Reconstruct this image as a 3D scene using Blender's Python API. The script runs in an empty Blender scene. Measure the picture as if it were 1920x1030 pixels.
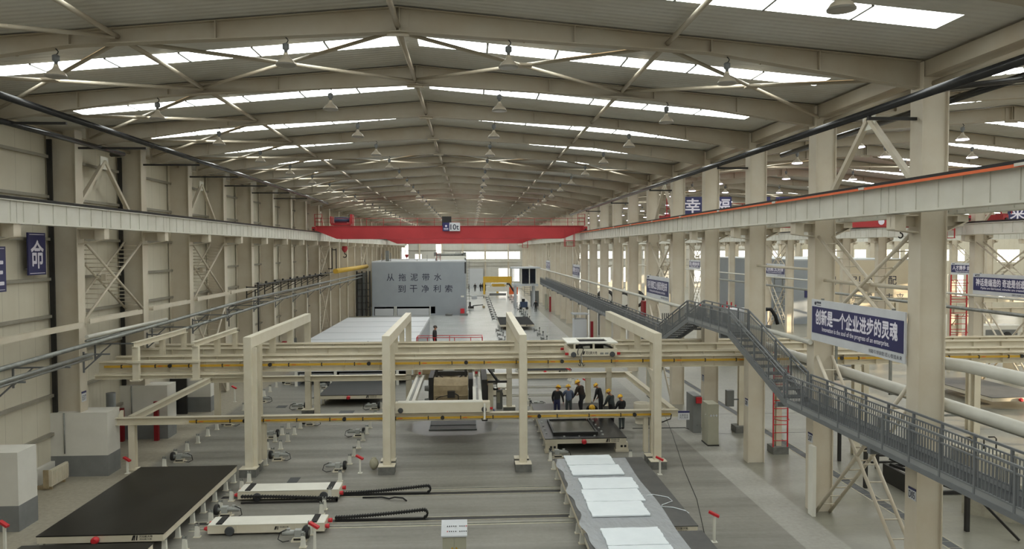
import bpy, math, random
from mathutils import Vector, Matrix

random.seed(7)
scn = bpy.context.scene
COL = scn.collection

# ------------------------------------------------------------------ camera
HCAM = 9.15
YAW, PITCH, ROLL, FPX = 0.0557, 0.0338, -0.0031, 1400.0
_f = Vector((math.sin(YAW) * math.cos(PITCH), math.cos(YAW) * math.cos(PITCH), -math.sin(PITCH)))
_r = Vector((math.cos(YAW), -math.sin(YAW), 0.0))
_u = _r.cross(_f)
_r2 = math.cos(ROLL) * _r + math.sin(ROLL) * _u
_u2 = -math.sin(ROLL) * _r + math.cos(ROLL) * _u
cam = bpy.data.cameras.new('camera')
cam.sensor_fit = 'HORIZONTAL'
cam.sensor_width = 36.0
cam.lens = FPX / 1920.0 * 36.0
cam.clip_end = 600.0
cam_ob = bpy.data.objects.new('camera', cam)
M3 = Matrix((_r2, _u2, -_f)).transposed()
cam_ob.matrix_world = Matrix.Translation((0, 0, HCAM)) @ M3.to_4x4()
COL.objects.link(cam_ob)
scn.camera = cam_ob

# ------------------------------------------------------------------ colour management, sky, sun
scn.view_settings.view_transform = 'Standard'
scn.view_settings.look = 'None'
scn.view_settings.gamma = 1.0
scn.view_settings.use_curve_mapping = False
scn.view_settings.exposure = 0.0
scn.cycles.use_denoising = True
scn.cycles.max_bounces = 8
scn.cycles.diffuse_bounces = 5
scn.cycles.glossy_bounces = 4
scn.cycles.sample_clamp_indirect = 6.0

SKYLIGHT = 7.5          # radiance of the daylit roof panels
world = bpy.data.worlds.new('sky')
scn.world = world
world.use_nodes = True
bg = world.node_tree.nodes['Background']
bg.inputs['Color'].default_value = (1.0, 0.94, 0.83, 1)
bg.inputs['Strength'].default_value = 3.2

sun_d = bpy.data.lights.new('sun', 'SUN')
sun_d.energy = 14.0
sun_d.color = (1.0, 0.80, 0.55)
sun_d.angle = math.radians(0.6)
sun = bpy.data.objects.new('sun', sun_d)
sun_dir = Vector((-1.0, 0.42, -0.155)).normalized()
sun.rotation_euler = sun_dir.to_track_quat('-Z', 'Y').to_euler()
sun.location = (140, -40, 60)
COL.objects.link(sun)

# ------------------------------------------------------------------ dimensions of the halls
Y0, BAY = 19.22, 6.0
K0, K1 = -5, 26
def FY(k):
    return Y0 + BAY * k
XW = -16.95            # inner face of the left wall
XL0, XL1 = -16.9, -15.77
XR = 12.14             # column rows
X2, X3, X4 = 34.6, 57.0, 79.4
YB, YE = FY(K0), FY(K1)
RIDGES = [-1.8, (XR + X2) / 2, (X2 + X3) / 2, (X3 + X4) / 2]
EDGES = [(XW, XR), (XR, X2), (X2, X3), (X3, X4)]
def ROOFZ(x, h):
    half = 13.6 if h == 0 else 11.2
    return 15.3 - 0.0885 * 13.6 / half * abs(x - RIDGES[h])

# ------------------------------------------------------------------ mesh builder
class MB:
    def __init__(s):
        s.v = []; s.f = []; s.sm = []; s.mi = []; s.cur = 0
    def face(s, idx, smooth=False):
        s.f.append(idx); s.sm.append(smooth); s.mi.append(s.cur)
    def hexa(s, p):
        n = len(s.v); s.v += [tuple(q) for q in p]
        for q in ((0, 3, 2, 1), (4, 5, 6, 7), (0, 1, 5, 4), (1, 2, 6, 5), (2, 3, 7, 6), (3, 0, 4, 7)):
            s.face([n + i for i in q])
        return s
    def box(s, x0, x1, y0, y1, z0, z1):
        return s.hexa([(x0, y0, z0), (x1, y0, z0), (x1, y1, z0), (x0, y1, z0), (x0, y0, z1), (x1, y0, z1), (x1, y1, z1), (x0, y1, z1)])
    def quad(s, a, b, c, d):
        n = len(s.v); s.v += [tuple(a), tuple(b), tuple(c), tuple(d)]; s.face([n, n + 1, n + 2, n + 3]); return s
    def frame(s, p, q, up=(0, 0, 1)):
        p = Vector(p); q = Vector(q); d = (q - p).normalized(); up = Vector(up)
        if abs(d.dot(up)) > 0.98: up = Vector((0, 1, 0)) if abs(d.y) < 0.9 else Vector((1, 0, 0))
        x = d.cross(up).normalized(); y = x.cross(d).normalized()
        return p, q, d, x, y
    def bar(s, p, q, w, h, up=(0, 0, 1)):
        p, q, d, x, y = s.frame(p, q, up)
        r = [-x * w / 2 - y * h / 2, x * w / 2 - y * h / 2, x * w / 2 + y * h / 2, -x * w / 2 + y * h / 2]
        return s.hexa([p + r[0], p + r[1], p + r[2], p + r[3], q + r[0], q + r[1], q + r[2], q + r[3]])
    def extr(s, poly, p, q, up=(0, 0, 1)):
        """extrude a 2-D polygon (x across, y up) from p to q"""
        p, q, d, x, y = s.frame(p, q, up)
        n = len(s.v); m = len(poly)
        for b in (p, q):
            for a in poly: s.v.append(tuple(b + x * a[0] + y * a[1]))
        for i in range(m):
            j = (i + 1) % m; s.face([n + i, n + j, n + m + j, n + m + i])
        s.face([n + i for i in range(m)][::-1]); s.face([n + m + i for i in range(m)])
        return s
    def ibeam(s, p, q, h, w, tf=0.02, tw=0.014, up=(0, 0, 1)):
        H, W, t = h / 2, w / 2, tw / 2
        return s.extr([(-W, -H), (W, -H), (W, -H + tf), (t, -H + tf), (t, H - tf), (W, H - tf), (W, H), (-W, H), (-W, H - tf), (-t, H - tf), (-t, -H + tf), (-W, -H + tf)], p, q, up)
    def tube(s, p, q, r, n=10, r2=None):
        return s.path([p, q], r, n, r2)
    def path(s, pts, r, n=8, r2=None):
        pts = [Vector(a) for a in pts]; m = len(pts); b = len(s.v)
        px = None
        for i, c in enumerate(pts):
            d = (pts[min(i + 1, m - 1)] - pts[max(i - 1, 0)]).normalized()
            if px is None:
                up = Vector((0, 0, 1)) if abs(d.z) < 0.9 else Vector((0, 1, 0))
                x = d.cross(up).normalized()
            else:
                x = (px - d * px.dot(d)).normalized()
            px = x; y = x.cross(d)
            rr = r if r2 is None else r + (r2 - r) * i / (m - 1)
            for k in range(n):
                a = 2 * math.pi * k / n
                s.v.append(tuple(c + (x * math.cos(a) + y * math.sin(a)) * rr))
        for i in range(m - 1):
            for k in range(n):
                k2 = (k + 1) % n
                s.face([b + i * n + k, b + i * n + k2, b + (i + 1) * n + k2, b + (i + 1) * n + k], True)
        s.face([b + k for k in range(n)][::-1]); s.face([b + (m - 1) * n + k for k in range(n)])
        return s
    def lathe(s, c, prof, n=16, axis='Z'):
        b = len(s.v); c = Vector(c); m = len(prof)
        for r, z in prof:
            for k in range(n):
                a = 2 * math.pi * k / n; u, w = r * math.cos(a), r * math.sin(a)
                o = {'Z': (u, w, z), 'Y': (u, z, w), 'X': (z, u, w)}[axis]
                s.v.append(tuple(c + Vector(o)))
        for i in range(m - 1):
            for k in range(n):
                k2 = (k + 1) % n
                s.face([b + i * n + k, b + i * n + k2, b + (i + 1) * n + k2, b + (i + 1) * n + k], True)
        s.face([b + k for k in range(n)]); s.face([b + (m - 1) * n + k for k in range(n)])
        return s
    def disc(s, c, r, t, n=20, axis='Y'):
        return s.lathe(c, [(r, -t / 2), (r, t / 2)], n, axis)
    def ball(s, c, rx, ry, rz, n=12, m=8):
        b = len(s.v)
        for i in range(m + 1):
            t = math.pi * i / m
            for k in range(n):
                a = 2 * math.pi * k / n
                s.v.append((c[0] + rx * math.sin(t) * math.cos(a), c[1] + ry * math.sin(t) * math.sin(a), c[2] + rz * math.cos(t)))
        for i in range(m):
            for k in range(n):
                k2 = (k + 1) % n
                s.face([b + i * n + k, b + (i + 1) * n + k, b + (i + 1) * n + k2, b + i * n + k2], True)
        return s
    def build(s, name, mat, parent=None, world=False):
        """world=True: the vertices are in world space and are moved into the parent's space"""
        me = bpy.data.meshes.new(name)
        v = s.v
        if world and parent is not None:
            o = wloc(parent); v = [(a[0] - o.x, a[1] - o.y, a[2] - o.z) for a in v]
        me.from_pydata(v, [], s.f)
        mats = mat if isinstance(mat, (list, tuple)) else [mat]
        for m in mats: me.materials.append(m)
        me.polygons.foreach_set('use_smooth', s.sm)
        me.polygons.foreach_set('material_index', s.mi)
        me.update()
        ob = bpy.data.objects.new(name, me)
        COL.objects.link(ob)
        if parent is not None: ob.parent = parent
        return ob

def wloc(o):
    p = Vector((0, 0, 0))
    while o is not None:
        p = p + o.location; o = o.parent
    return p

def tag(o, label, cat, group=None, kind=None):
    o['label'] = label; o['category'] = cat
    if group: o['group'] = group
    if kind: o['kind'] = kind
    return o

def thing(name, label, cat, loc=(0, 0, 0), rz=0.0, group=None):
    o = bpy.data.objects.new(name, None)
    o.empty_display_size = 0.2
    o.location = loc; o.rotation_euler = (0, 0, rz)
    COL.objects.link(o)
    return tag(o, label, cat, group)

def structure(o):
    o['kind'] = 'structure'; return o

_kids = {}
def copy_tree(o, parent=None):
    c = o.copy(); COL.objects.link(c)
    if parent is not None: c.parent = parent
    for ch in o.children: copy_tree(ch, c)
    return c

def dup(root, loc, label, group=None, rz=None):
    c = copy_tree(root)
    c.location = loc; c['label'] = label
    if rz is not None: c.rotation_euler = (0, 0, rz)
    if group: c['group'] = group
    return c

_ORD = ['zeroth', 'first', 'second', 'third', 'fourth', 'fifth', 'sixth', 'seventh', 'eighth', 'ninth', 'tenth', 'eleventh', 'twelfth',
        'thirteenth', 'fourteenth', 'fifteenth', 'sixteenth', 'seventeenth', 'eighteenth', 'nineteenth']
_TEN = {20: 'twent', 30: 'thirt', 40: 'fort', 50: 'fift'}
def nth(i):
    if i < 20: return _ORD[i]
    t, u = i // 10 * 10, i % 10
    return _TEN[t] + ('ieth' if u == 0 else 'y-' + _ORD[u])

# ------------------------------------------------------------------ materials
def lin(c):
    return tuple(((x / 255) / 12.92 if x / 255 <= 0.04045 else ((x / 255 + 0.055) / 1.055) ** 2.4) for x in c) + (1.0,)

def mat(name, c, rough=0.5, metal=0.0, c2=None, scale=1.5, bump=0.0, bscale=30.0, stretch=None, emit=0.0, spec=0.5):
    m = bpy.data.materials.new(name); m.use_nodes = True
    nt = m.node_tree; b = nt.nodes['Principled BSDF']
    b.inputs['Roughness'].default_value = rough; b.inputs['Metallic'].default_value = metal
    b.inputs['Specular IOR Level'].default_value = spec
    geo = nt.nodes.new('ShaderNodeNewGeometry')
    vec = geo.outputs['Position']
    if stretch:
        mp = nt.nodes.new('ShaderNodeMapping'); mp.inputs['Scale'].default_value = stretch
        nt.links.new(vec, mp.inputs['Vector']); vec = mp.outputs['Vector']
    if c2 is None: c2 = tuple(max(0, x - 9) for x in c)
    nz = nt.nodes.new('ShaderNodeTexNoise'); nz.inputs['Scale'].default_value = scale
    nz.inputs['Detail'].default_value = 5.0; nz.inputs['Roughness'].default_value = 0.6
    nt.links.new(vec, nz.inputs['Vector'])
    cr = nt.nodes.new('ShaderNodeValToRGB')
    cr.color_ramp.elements[0].position = 0.34; cr.color_ramp.elements[1].position = 0.66
    cr.color_ramp.elements[0].color = lin(c); cr.color_ramp.elements[1].color = lin(c2)
    nt.links.new(nz.outputs['Fac'], cr.inputs['Fac'])
    nt.links.new(cr.outputs['Color'], b.inputs['Base Color'])
    if bump:
        n2 = nt.nodes.new('ShaderNodeTexNoise'); n2.inputs['Scale'].default_value = bscale
        nt.links.new(geo.outputs['Position'], n2.inputs['Vector'])
        bp = nt.nodes.new('ShaderNodeBump'); bp.inputs['Strength'].default_value = bump; bp.inputs['Distance'].default_value = 0.02
        nt.links.new(n2.outputs['Fac'], bp.inputs['Height']); nt.links.new(bp.outputs['Normal'], b.inputs['Normal'])
    if emit:
        b.inputs['Emission Strength'].default_value = emit
        b.inputs['Emission Color'].default_value = lin(c)
    return m

CREAM = mat('cream_paint', (207, 199, 182), 0.45, c2=(199, 188, 168), scale=0.9)
CREAM2 = mat('cream_paint_machine', (217, 210, 191), 0.42, c2=(209, 200, 178), scale=1.3)
WHITE = mat('white_paint', (226, 224, 214), 0.4, c2=(218, 216, 205))
GIRD = mat('light_grey_girder_paint', (206, 204, 194), 0.5, c2=(197, 194, 182), scale=1.1)
ROOFST = mat('roof_steel_paint', (176, 168, 151), 0.5, c2=(168, 155, 134), scale=0.7)
PIPE = mat('white_insulated_pipe', (208, 206, 196), 0.4)
GALV = mat('galvanised_pipe', (150, 152, 148), 0.4, 0.5, c2=(128, 130, 126), scale=3)
DGREY = mat('dark_grey_steel', (112, 115, 117), 0.5, 0.0, c2=(103, 106, 108))
GRATE = mat('walkway_toe_board_grey', (140, 142, 142), 0.5)
DGREY2 = mat('dark_grey_grating', (74, 76, 78), 0.6, 0.0, c2=(62, 64, 66))
BLACK = mat('black_steel', (42, 40, 38), 0.5, c2=(30, 29, 28))
RUBBER = mat('black_rubber', (30, 30, 30), 0.7, c2=(24, 24, 24))
RED = mat('red_crane_paint', (176, 52, 56), 0.45, c2=(160, 44, 48), scale=0.5)
RED2 = mat('red_bumper', (198, 44, 52), 0.5)
REDD = mat('dark_red_paint', (140, 26, 34), 0.5)
YEL = mat('yellow_bar', (198, 158, 50), 0.45, c2=(190, 148, 42))
BPIPE = mat('glossy_black_pipe', (44, 44, 45), 0.25, c2=(34, 34, 35))
SUNPAINTPANEL = mat('painted_sunlit_chamber_panel', (200, 188, 164), 0.5, c2=(194, 181, 156), scale=0.4)  # grey chamber panel with warm sunlight painted into its colour
FARTOP = mat('dull_black_plate', (36, 36, 36), 0.75, spec=0.15)
YEL2 = mat('yellow_machine', (206, 168, 60), 0.5)
ORANGE = mat('orange_bar', (222, 106, 56), 0.5)
BLUE = mat('navy_sign_blue', (46, 48, 96), 0.4, c2=(44, 45, 90))
LETTER = mat('white_lettering', (232, 228, 240), 0.5)
INK = mat('dark_ink', (44, 46, 66), 0.6)
INKB = mat('black_ink', (36, 34, 34), 0.6)
SIGNW = mat('sign_white', (206, 208, 212), 0.5)
CONC = mat('rough_concrete', (120, 120, 114), 0.85, c2=(98, 98, 94), scale=4, bump=0.2)
CONCL = mat('pale_concrete', (172, 168, 152), 0.85, c2=(156, 150, 134), scale=4)
PALTOP = mat('oiled_steel_plate', (34, 34, 33), 0.28, 0.0, c2=(24, 24, 24), scale=1.2, spec=0.3, stretch=(1.0, 0.35, 1), bump=0.05, bscale=3)
PALTOP2 = mat('dry_steel_plate', (92, 92, 90), 0.5, 0.2, c2=(78, 78, 77), scale=1.5)
GREYPANEL = mat('grey_wall_panel', (152, 158, 164), 0.5, c2=(146, 152, 158), scale=0.5)
GREYLT = mat('light_grey_panel', (196, 199, 202), 0.45, c2=(188, 191, 194), scale=0.4, stretch=(0.2, 1, 1))
CABGREY = mat('grey_cabinet', (170, 168, 150), 0.5, c2=(162, 160, 142))
CABDARK = mat('grey_cabinet_dark', (120, 122, 120), 0.5)
GLASSD = mat('dark_cabin_glass', (30, 34, 44), 0.12, 0.0, c2=(24, 28, 38))
BEIGE = mat('dusty_beige_steel', (178, 160, 128), 0.6, c2=(150, 134, 106), scale=2.5)
SKIN = mat('skin', (176, 128, 102), 0.6)
HELM = mat('yellow_helmet', (238, 186, 48), 0.35)
CLOTH_BK = mat('black_cloth', (44, 44, 46), 0.9)
CLOTH_NV = mat('navy_cloth', (50, 52, 84), 0.9)
CLOTH_BL = mat('grey_blue_cloth', (92, 102, 124), 0.9)
CLOTH_BR = mat('dark_brown_cloth', (58, 48, 42), 0.9)
CLOTH_GR = mat('grey_green_cloth', (74, 80, 80), 0.9)
HAIR = mat('grey_hair', (70, 66, 62), 0.8)
SACKM = mat('beige_sack', (178, 174, 152), 0.9, c2=(160, 156, 136), scale=5, bump=0.4, bscale=12)
FOAM = mat('white_foam_board', (226, 232, 236), 0.8, c2=(220, 227, 231), scale=2)
MOTOR = mat('grey_motor', (166, 168, 164), 0.45)
LAMPM = mat('lamp_aluminium', (196, 186, 168), 0.35, 0.3)
LAMPON = mat('lit_lamp_lens', (236, 228, 255), 0.4, emit=6.0)
LAMPOFF = mat('lamp_lens', (150, 146, 138), 0.3)
PLASTER = mat('white_plaster', (216, 213, 204), 0.8, c2=(208, 205, 196), scale=1)
PLASTG = mat('grey_plinth_paint', (126, 127, 126), 0.7, c2=(116, 117, 116))
BLUEM = mat('blue_motor', (60, 74, 100), 0.5)
LIVE = mat('weathered_timber', (150, 132, 104), 0.8)
# ------------------------------------------------------------------ special materials
def ramp_mask(nt, sock, a, b):
    mr = nt.nodes.new('ShaderNodeMapRange'); mr.inputs['From Min'].default_value = a; mr.inputs['From Max'].default_value = b
    nt.links.new(sock, mr.inputs['Value']); return mr.outputs['Result']
def mixc(nt, fac, a, b):
    m = nt.nodes.new('ShaderNodeMix'); m.data_type = 'RGBA'
    for s, v in ((m.inputs[6], a), (m.inputs[7], b)):
        if isinstance(v, tuple): s.default_value = v
        else: nt.links.new(v, s)
    nt.links.new(fac, m.inputs[0]); return m.outputs[2]
def mth(nt, op, a, b=0.0):
    m = nt.nodes.new('ShaderNodeMath'); m.operation = op
    for s, v in ((m.inputs[0], a), (m.inputs[1], b)):
        if isinstance(v, (int, float)): s.default_value = v
        else: nt.links.new(v, s)
    return m.outputs[0]

def floor_material():
    m = bpy.data.materials.new('polished_concrete_floor'); m.use_nodes = True
    nt = m.node_tree; b = nt.nodes['Principled BSDF']
    geo = nt.nodes.new('ShaderNodeNewGeometry'); pos = geo.outputs['Position']
    sp = nt.nodes.new('ShaderNodeSeparateXYZ'); nt.links.new(pos, sp.inputs[0]); X, Y = sp.outputs[0], sp.outputs[1]
    def noise(scale, stretch, detail=6):
        mp = nt.nodes.new('ShaderNodeMapping'); mp.inputs['Scale'].default_value = stretch
        nt.links.new(pos, mp.inputs['Vector'])
        n = nt.nodes.new('ShaderNodeTexNoise'); n.inputs['Scale'].default_value = scale; n.inputs['Detail'].default_value = detail
        n.inputs['Roughness'].default_value = 0.65
        nt.links.new(mp.outputs['Vector'], n.inputs['Vector']); return n.outputs['Fac']
    streak = ramp_mask(nt, noise(1.0, (0.06, 1.1, 1)), 0.38, 0.66)
    blot = ramp_mask(nt, noise(0.35, (1, 1, 1)), 0.35, 0.65)
    fine = ramp_mask(nt, noise(6.0, (1, 1, 1), 8), 0.3, 0.7)
    work = mixc(nt, streak, lin((136, 133, 124)), lin((104, 102, 95)))
    work = mixc(nt, mth(nt, 'MULTIPLY', fine, 0.25), work, lin((92, 91, 86)))
    work = mixc(nt, mth(nt, 'MULTIPLY', blot, 0.35), work, lin((146, 143, 134)))
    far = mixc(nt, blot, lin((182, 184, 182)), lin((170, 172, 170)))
    epoxy = mixc(nt, blot, lin((134, 132, 119)), lin((119, 117, 106)))
    epoxy = mixc(nt, mth(nt, 'MULTIPLY', streak, 0.35), epoxy, lin((106, 104, 95)))
    aisle = mixc(nt, fine, lin((166, 159, 142)), lin((148, 142, 127)))
    strip = mixc(nt, fine, lin((160, 158, 150)), lin((146, 144, 136)))
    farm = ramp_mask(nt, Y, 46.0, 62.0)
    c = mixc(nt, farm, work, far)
    c = mixc(nt, ramp_mask(nt, X, -13.45, -13.75), c, aisle)
    c = mixc(nt, ramp_mask(nt, X, 10.15, 10.2), c, strip)
    c = mixc(nt, ramp_mask(nt, X, 11.5, 11.6), c, epoxy)
    # slab joints every 6 m
    jy = mth(nt, 'ABSOLUTE', mth(nt, 'SUBTRACT', mth(nt, 'FRACT', mth(nt, 'DIVIDE', mth(nt, 'ADD', Y, 2.0), 6.0)), 0.5))
    jm = ramp_mask(nt, jy, 0.4985, 0.4992)
    c = mixc(nt, mth(nt, 'MULTIPLY', jm, 0.35), c, lin((110, 108, 102)))
    nt.links.new(c, b.inputs['Base Color'])
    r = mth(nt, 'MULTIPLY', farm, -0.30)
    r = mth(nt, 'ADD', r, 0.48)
    ep = ramp_mask(nt, X, 11.5, 11.6)
    rr = nt.nodes.new('ShaderNodeMix'); nt.links.new(ep, rr.inputs[0]); nt.links.new(r, rr.inputs[2]); rr.inputs[3].default_value = 0.27
    rough = mth(nt, 'ADD', rr.outputs[0], mth(nt, 'MULTIPLY', fine, 0.10))
    nt.links.new(rough, b.inputs['Roughness'])
    b.inputs['Specular IOR Level'].default_value = 0.6
    return m

def rib_material(name, c, c2, axis, period, strength, rough=0.5, seam=None):
    m = mat(name, c, rough, c2=c2, scale=0.5); nt = m.node_tree; b = nt.nodes['Principled BSDF']
    geo = nt.nodes.new('ShaderNodeNewGeometry'); sp = nt.nodes.new('ShaderNodeSeparateXYZ')
    nt.links.new(geo.outputs['Position'], sp.inputs[0])
    u = sp.outputs['XYZ'.index(axis)]
    s = mth(nt, 'SINE', mth(nt, 'MULTIPLY', u, 2 * math.pi / period))
    bp = nt.nodes.new('ShaderNodeBump'); bp.inputs['Strength'].default_value = strength; bp.inputs['Distance'].default_value = 0.03
    nt.links.new(s, bp.inputs['Height']); nt.links.new(bp.outputs['Normal'], b.inputs['Normal'])
    if seam:
        fr = mth(nt, 'ABSOLUTE', mth(nt, 'SUBTRACT', mth(nt, 'FRACT', mth(nt, 'DIVIDE', u, seam)), 0.5))
        k = ramp_mask(nt, fr, 0.488, 0.494)
        src = b.inputs['Base Color'].links[0].from_socket
        nt.links.new(mixc(nt, mth(nt, 'MULTIPLY', k, 0.5), src, lin((128, 120, 102))), b.inputs['Base Color'])
    return m

def glass_material():
    m = bpy.data.materials.new('window_glass'); m.use_nodes = True
    nt = m.node_tree; out = nt.nodes['Material Output']; nt.nodes.remove(nt.nodes['Principled BSDF'])
    t = nt.nodes.new('ShaderNodeBsdfTransparent'); t.inputs[0].default_value = (0.97, 0.98, 0.98, 1)
    g = nt.nodes.new('ShaderNodeBsdfGlossy'); g.inputs['Roughness'].default_value = 0.05
    mx = nt.nodes.new('ShaderNodeMixShader'); mx.inputs[0].default_value = 0.06
    nt.links.new(t.outputs[0], mx.inputs[1]); nt.links.new(g.outputs[0], mx.inputs[2]); nt.links.new(mx.outputs[0], out.inputs[0])
    return m

def film_material():
    m = bpy.data.materials.new('clear_plastic_film'); m.use_nodes = True
    nt = m.node_tree; b = nt.nodes['Principled BSDF']
    b.inputs['Base Color'].default_value = lin((178, 182, 186)); b.inputs['Roughness'].default_value = 0.22
    b.inputs['Alpha'].default_value = 0.8
    geo = nt.nodes.new('ShaderNodeNewGeometry')
    n = nt.nodes.new('ShaderNodeTexNoise'); n.inputs['Scale'].default_value = 5; n.inputs['Detail'].default_value = 6
    mp = nt.nodes.new('ShaderNodeMapping'); mp.inputs['Scale'].default_value = (1, 0.4, 1)
    nt.links.new(geo.outputs['Position'], mp.inputs['Vector']); nt.links.new(mp.outputs[0], n.inputs['Vector'])
    bp = nt.nodes.new('ShaderNodeBump'); bp.inputs['Strength'].default_value = 0.8; bp.inputs['Distance'].default_value = 0.06
    nt.links.new(n.outputs['Fac'], bp.inputs['Height']); nt.links.new(bp.outputs['Normal'], b.inputs['Normal'])
    return m

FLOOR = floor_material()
ROOF = rib_material('corrugated_roof_liner', (204, 203, 197), (194, 190, 180), 'Y', 0.25, 0.25, 0.45)
WALLP = rib_material('cream_wall_panel', (208, 202, 184), (200, 193, 174), 'Y', 0.33, 0.05, 0.5, seam=1.0)
WALLX = rib_material('pale_end_wall_panel', (206, 204, 196), (198, 196, 188), 'X', 0.33, 0.05, 0.5, seam=1.0)
GLASS = glass_material()
FILM = film_material()
SKYM = mat('translucent_roof_sheet', (250, 255, 252), 0.5, emit=SKYLIGHT)
GIRT = mat('wall_girt_steel', (150, 145, 132), 0.5)

# ------------------------------------------------------------------ floor
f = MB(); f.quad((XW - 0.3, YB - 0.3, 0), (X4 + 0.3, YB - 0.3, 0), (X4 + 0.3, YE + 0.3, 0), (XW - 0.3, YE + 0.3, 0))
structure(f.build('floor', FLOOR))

# ------------------------------------------------------------------ roof with daylight strips
n_win = [0]
def window_name():
    n_win[0] += 1; return 'window_%d' % n_win[0]
SKA, SKB = 2.55, 3.55
def sky_range(h):
    half = 12.5 if h == 0 else 9.9
    return half
for h in range(4):
    xa, xb = EDGES[h]; rg = RIDGES[h]; hs = sky_range(h)
    if h == 0: xa -= 0.1
    r = MB()
    for k in range(K0, K1):
        y = FY(k)
        for sgn in (-1, 1):
            xe = xa if sgn < 0 else xb
            def P(x, yy): return (x, yy, ROOFZ(x, h))
            i0, i1 = rg + sgn * 0.3, rg + sgn * hs
            for (x0, x1, ya, yb) in ((rg, xe, y, y + SKA), (rg, xe, y + SKB, y + 6), (rg, i0, y + SKA, y + SKB), (i1, xe, y + SKA, y + SKB)):
                r.quad(P(x0, ya), P(x0, yb), P(x1, yb), P(x1, ya))
    structure(r.build('ceiling', ROOF))
    for k in range(K0, K1):
        y = FY(k)
        for sgn in (-1, 1):
            i0, i1 = rg + sgn * 0.3, rg + sgn * hs
            s = MB()
            for t in range(8):
                a = i0 + (i1 - i0) * t / 8; b = i0 + (i1 - i0) * (t + 1) / 8
                if t == 0: a -= sgn * 0.05
                if t == 7: b += sgn * 0.05
                s.quad((a, y + SKA - 0.05, ROOFZ(a, h) + 0.004), (b, y + SKA - 0.05, ROOFZ(b, h) + 0.004), (b, y + SKB + 0.05, ROOFZ(b, h) + 0.004), (a, y + SKB + 0.05, ROOFZ(a, h) + 0.004))
            o = structure(s.build(window_name(), SKYM))
            if k < 14:
                fr = MB()
                for t in range(1, 6):
                    a = i0 + (i1 - i0) * t / 6
                    fr.box(a - 0.03, a + 0.03, y + SKA, y + SKB, ROOFZ(a, h) - 0.03, ROOFZ(a, h) + 0.02)
                fr.build('glazing_bar', GALV, o)

# ------------------------------------------------------------------ walls with openings
def wall_cells(u0, u1, z0, z1, holes):
    us = sorted({u0, u1} | {min(max(a, u0), u1) for q in holes for a in q[:2]})
    zs = sorted({z0, z1} | {min(max(a, z0), z1) for q in holes for a in q[2:]})
    for i in range(len(us) - 1):
        for j in range(len(zs) - 1):
            cu, cz = (us[i] + us[i + 1]) / 2, (zs[j] + zs[j + 1]) / 2
            if not any(a < cu < b and c < cz < d for a, b, c, d in holes):
                yield us[i], us[i + 1], zs[j], zs[j + 1]

def window(axis, c, a, b, z0, z1, nx, nz, t=0.06):
    """framed window: axis 'X' lies in a wall that runs along x (at y=c), axis 'Y' in a wall along y (at x=c)"""
    m = MB(); g = MB()
    def bx(mb, u0, u1, d0, d1, q0, q1):
        if axis == 'X': mb.box(u0, u1, c + d0, c + d1, q0, q1)
        else: mb.box(c + d0, c + d1, u0, u1, q0, q1)
    for i in range(nx + 1):
        u = a + (b - a) * i / nx; bx(m, u - t / 2, u + t / 2, -0.05, 0.07, z0, z1)
    for i in range(nz + 1):
        z = z0 + (z1 - z0) * i / nz; bx(m, a, b, -0.05, 0.07, z - t / 2, z + t / 2)
    bx(g, a, b, 0.005, 0.012, z0, z1)
    o = structure(m.build(window_name(), WHITE)); g.build('pane', GLASS, o)

# left wall (runs along y)
lh = [(FY(k) + 1.2, FY(k) + 4.6, 6.85, 8.65) for k in range(11, 18)]
m = MB()
for a, b, c, d in wall_cells(YB, YE, 0.66, 14.2, lh): m.box(XW - 0.12, XW, a, b, c, d)
wl = structure(m.build('wall_left', WALLP))
m = MB().box(XW - 0.12, XW + 0.16, YB, FY(2) + 0.4, 0, 0.66); m.build('dado', PLASTER, wl)
m = MB().box(XW - 0.12, XW + 0.10, FY(2) + 0.4, YE, 0, 0.66); m.build('dado', PLASTG, wl)
for z in (1.75, 3.3, 4.9, 6.5, 8.0, 9.6, 11.3, 12.9):
    g = MB().box(XW, XW + 0.16, YB, YE, z, z + 0.07).box(XW + 0.13, XW + 0.16, YB, YE, z - 0.05, z)
    g.build('girt', GIRT, wl)
for a, b, c, d in lh: window('Y', XW - 0.06, a, b, c, d, 4, 2)

# end wall at the far end
eh = [(-16.0, -14.4, 6.8, 10.4), (-12.9, -11.3, 6.85, 8.1), (-8.0, -6.5, 8.1, 10.4), (-2.0, 3.3, 6.85, 8.65), (3.7, 11.7, 6.85, 8.65), (6.6, 9.2, 1.6, 4.7), (9.8, 11.6, 1.6, 4.7)]
x = 13.0
while x < X4 - 6:
    eh.append((x, x + 4.6, 6.85, 8.65)); eh.append((x + 0.4, x + 3.4, 1.3, 4.8)); x += 5.6
m = MB()
for a, b, c, d in wall_cells(XW, X4, 0, 15.6, eh): m.box(a, b, YE, YE + 0.15, c, d)
we = structure(m.build('wall_back', WALLX))
for z in (5.2, 6.6, 8.9, 10.6, 12.2): MB().box(XW, X4, YE - 0.14, YE, z, z + 0.08).build('girt', GIRT, we)
for xx in (-11.8, -6.6, -1.75, 3.5, 8.9, 17.7, 23.4, 29.0, 40, 45.8, 51, 62.5, 68, 74): MB().box(xx - 0.17, xx + 0.17, YE - 0.4, YE, 0, 15).build('wind_column', CREAM, we)
for a, b, c, d in eh: window('X', YE + 0.05, a, b, c, d, max(2, round((b - a) / 1.1)), 2)

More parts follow.
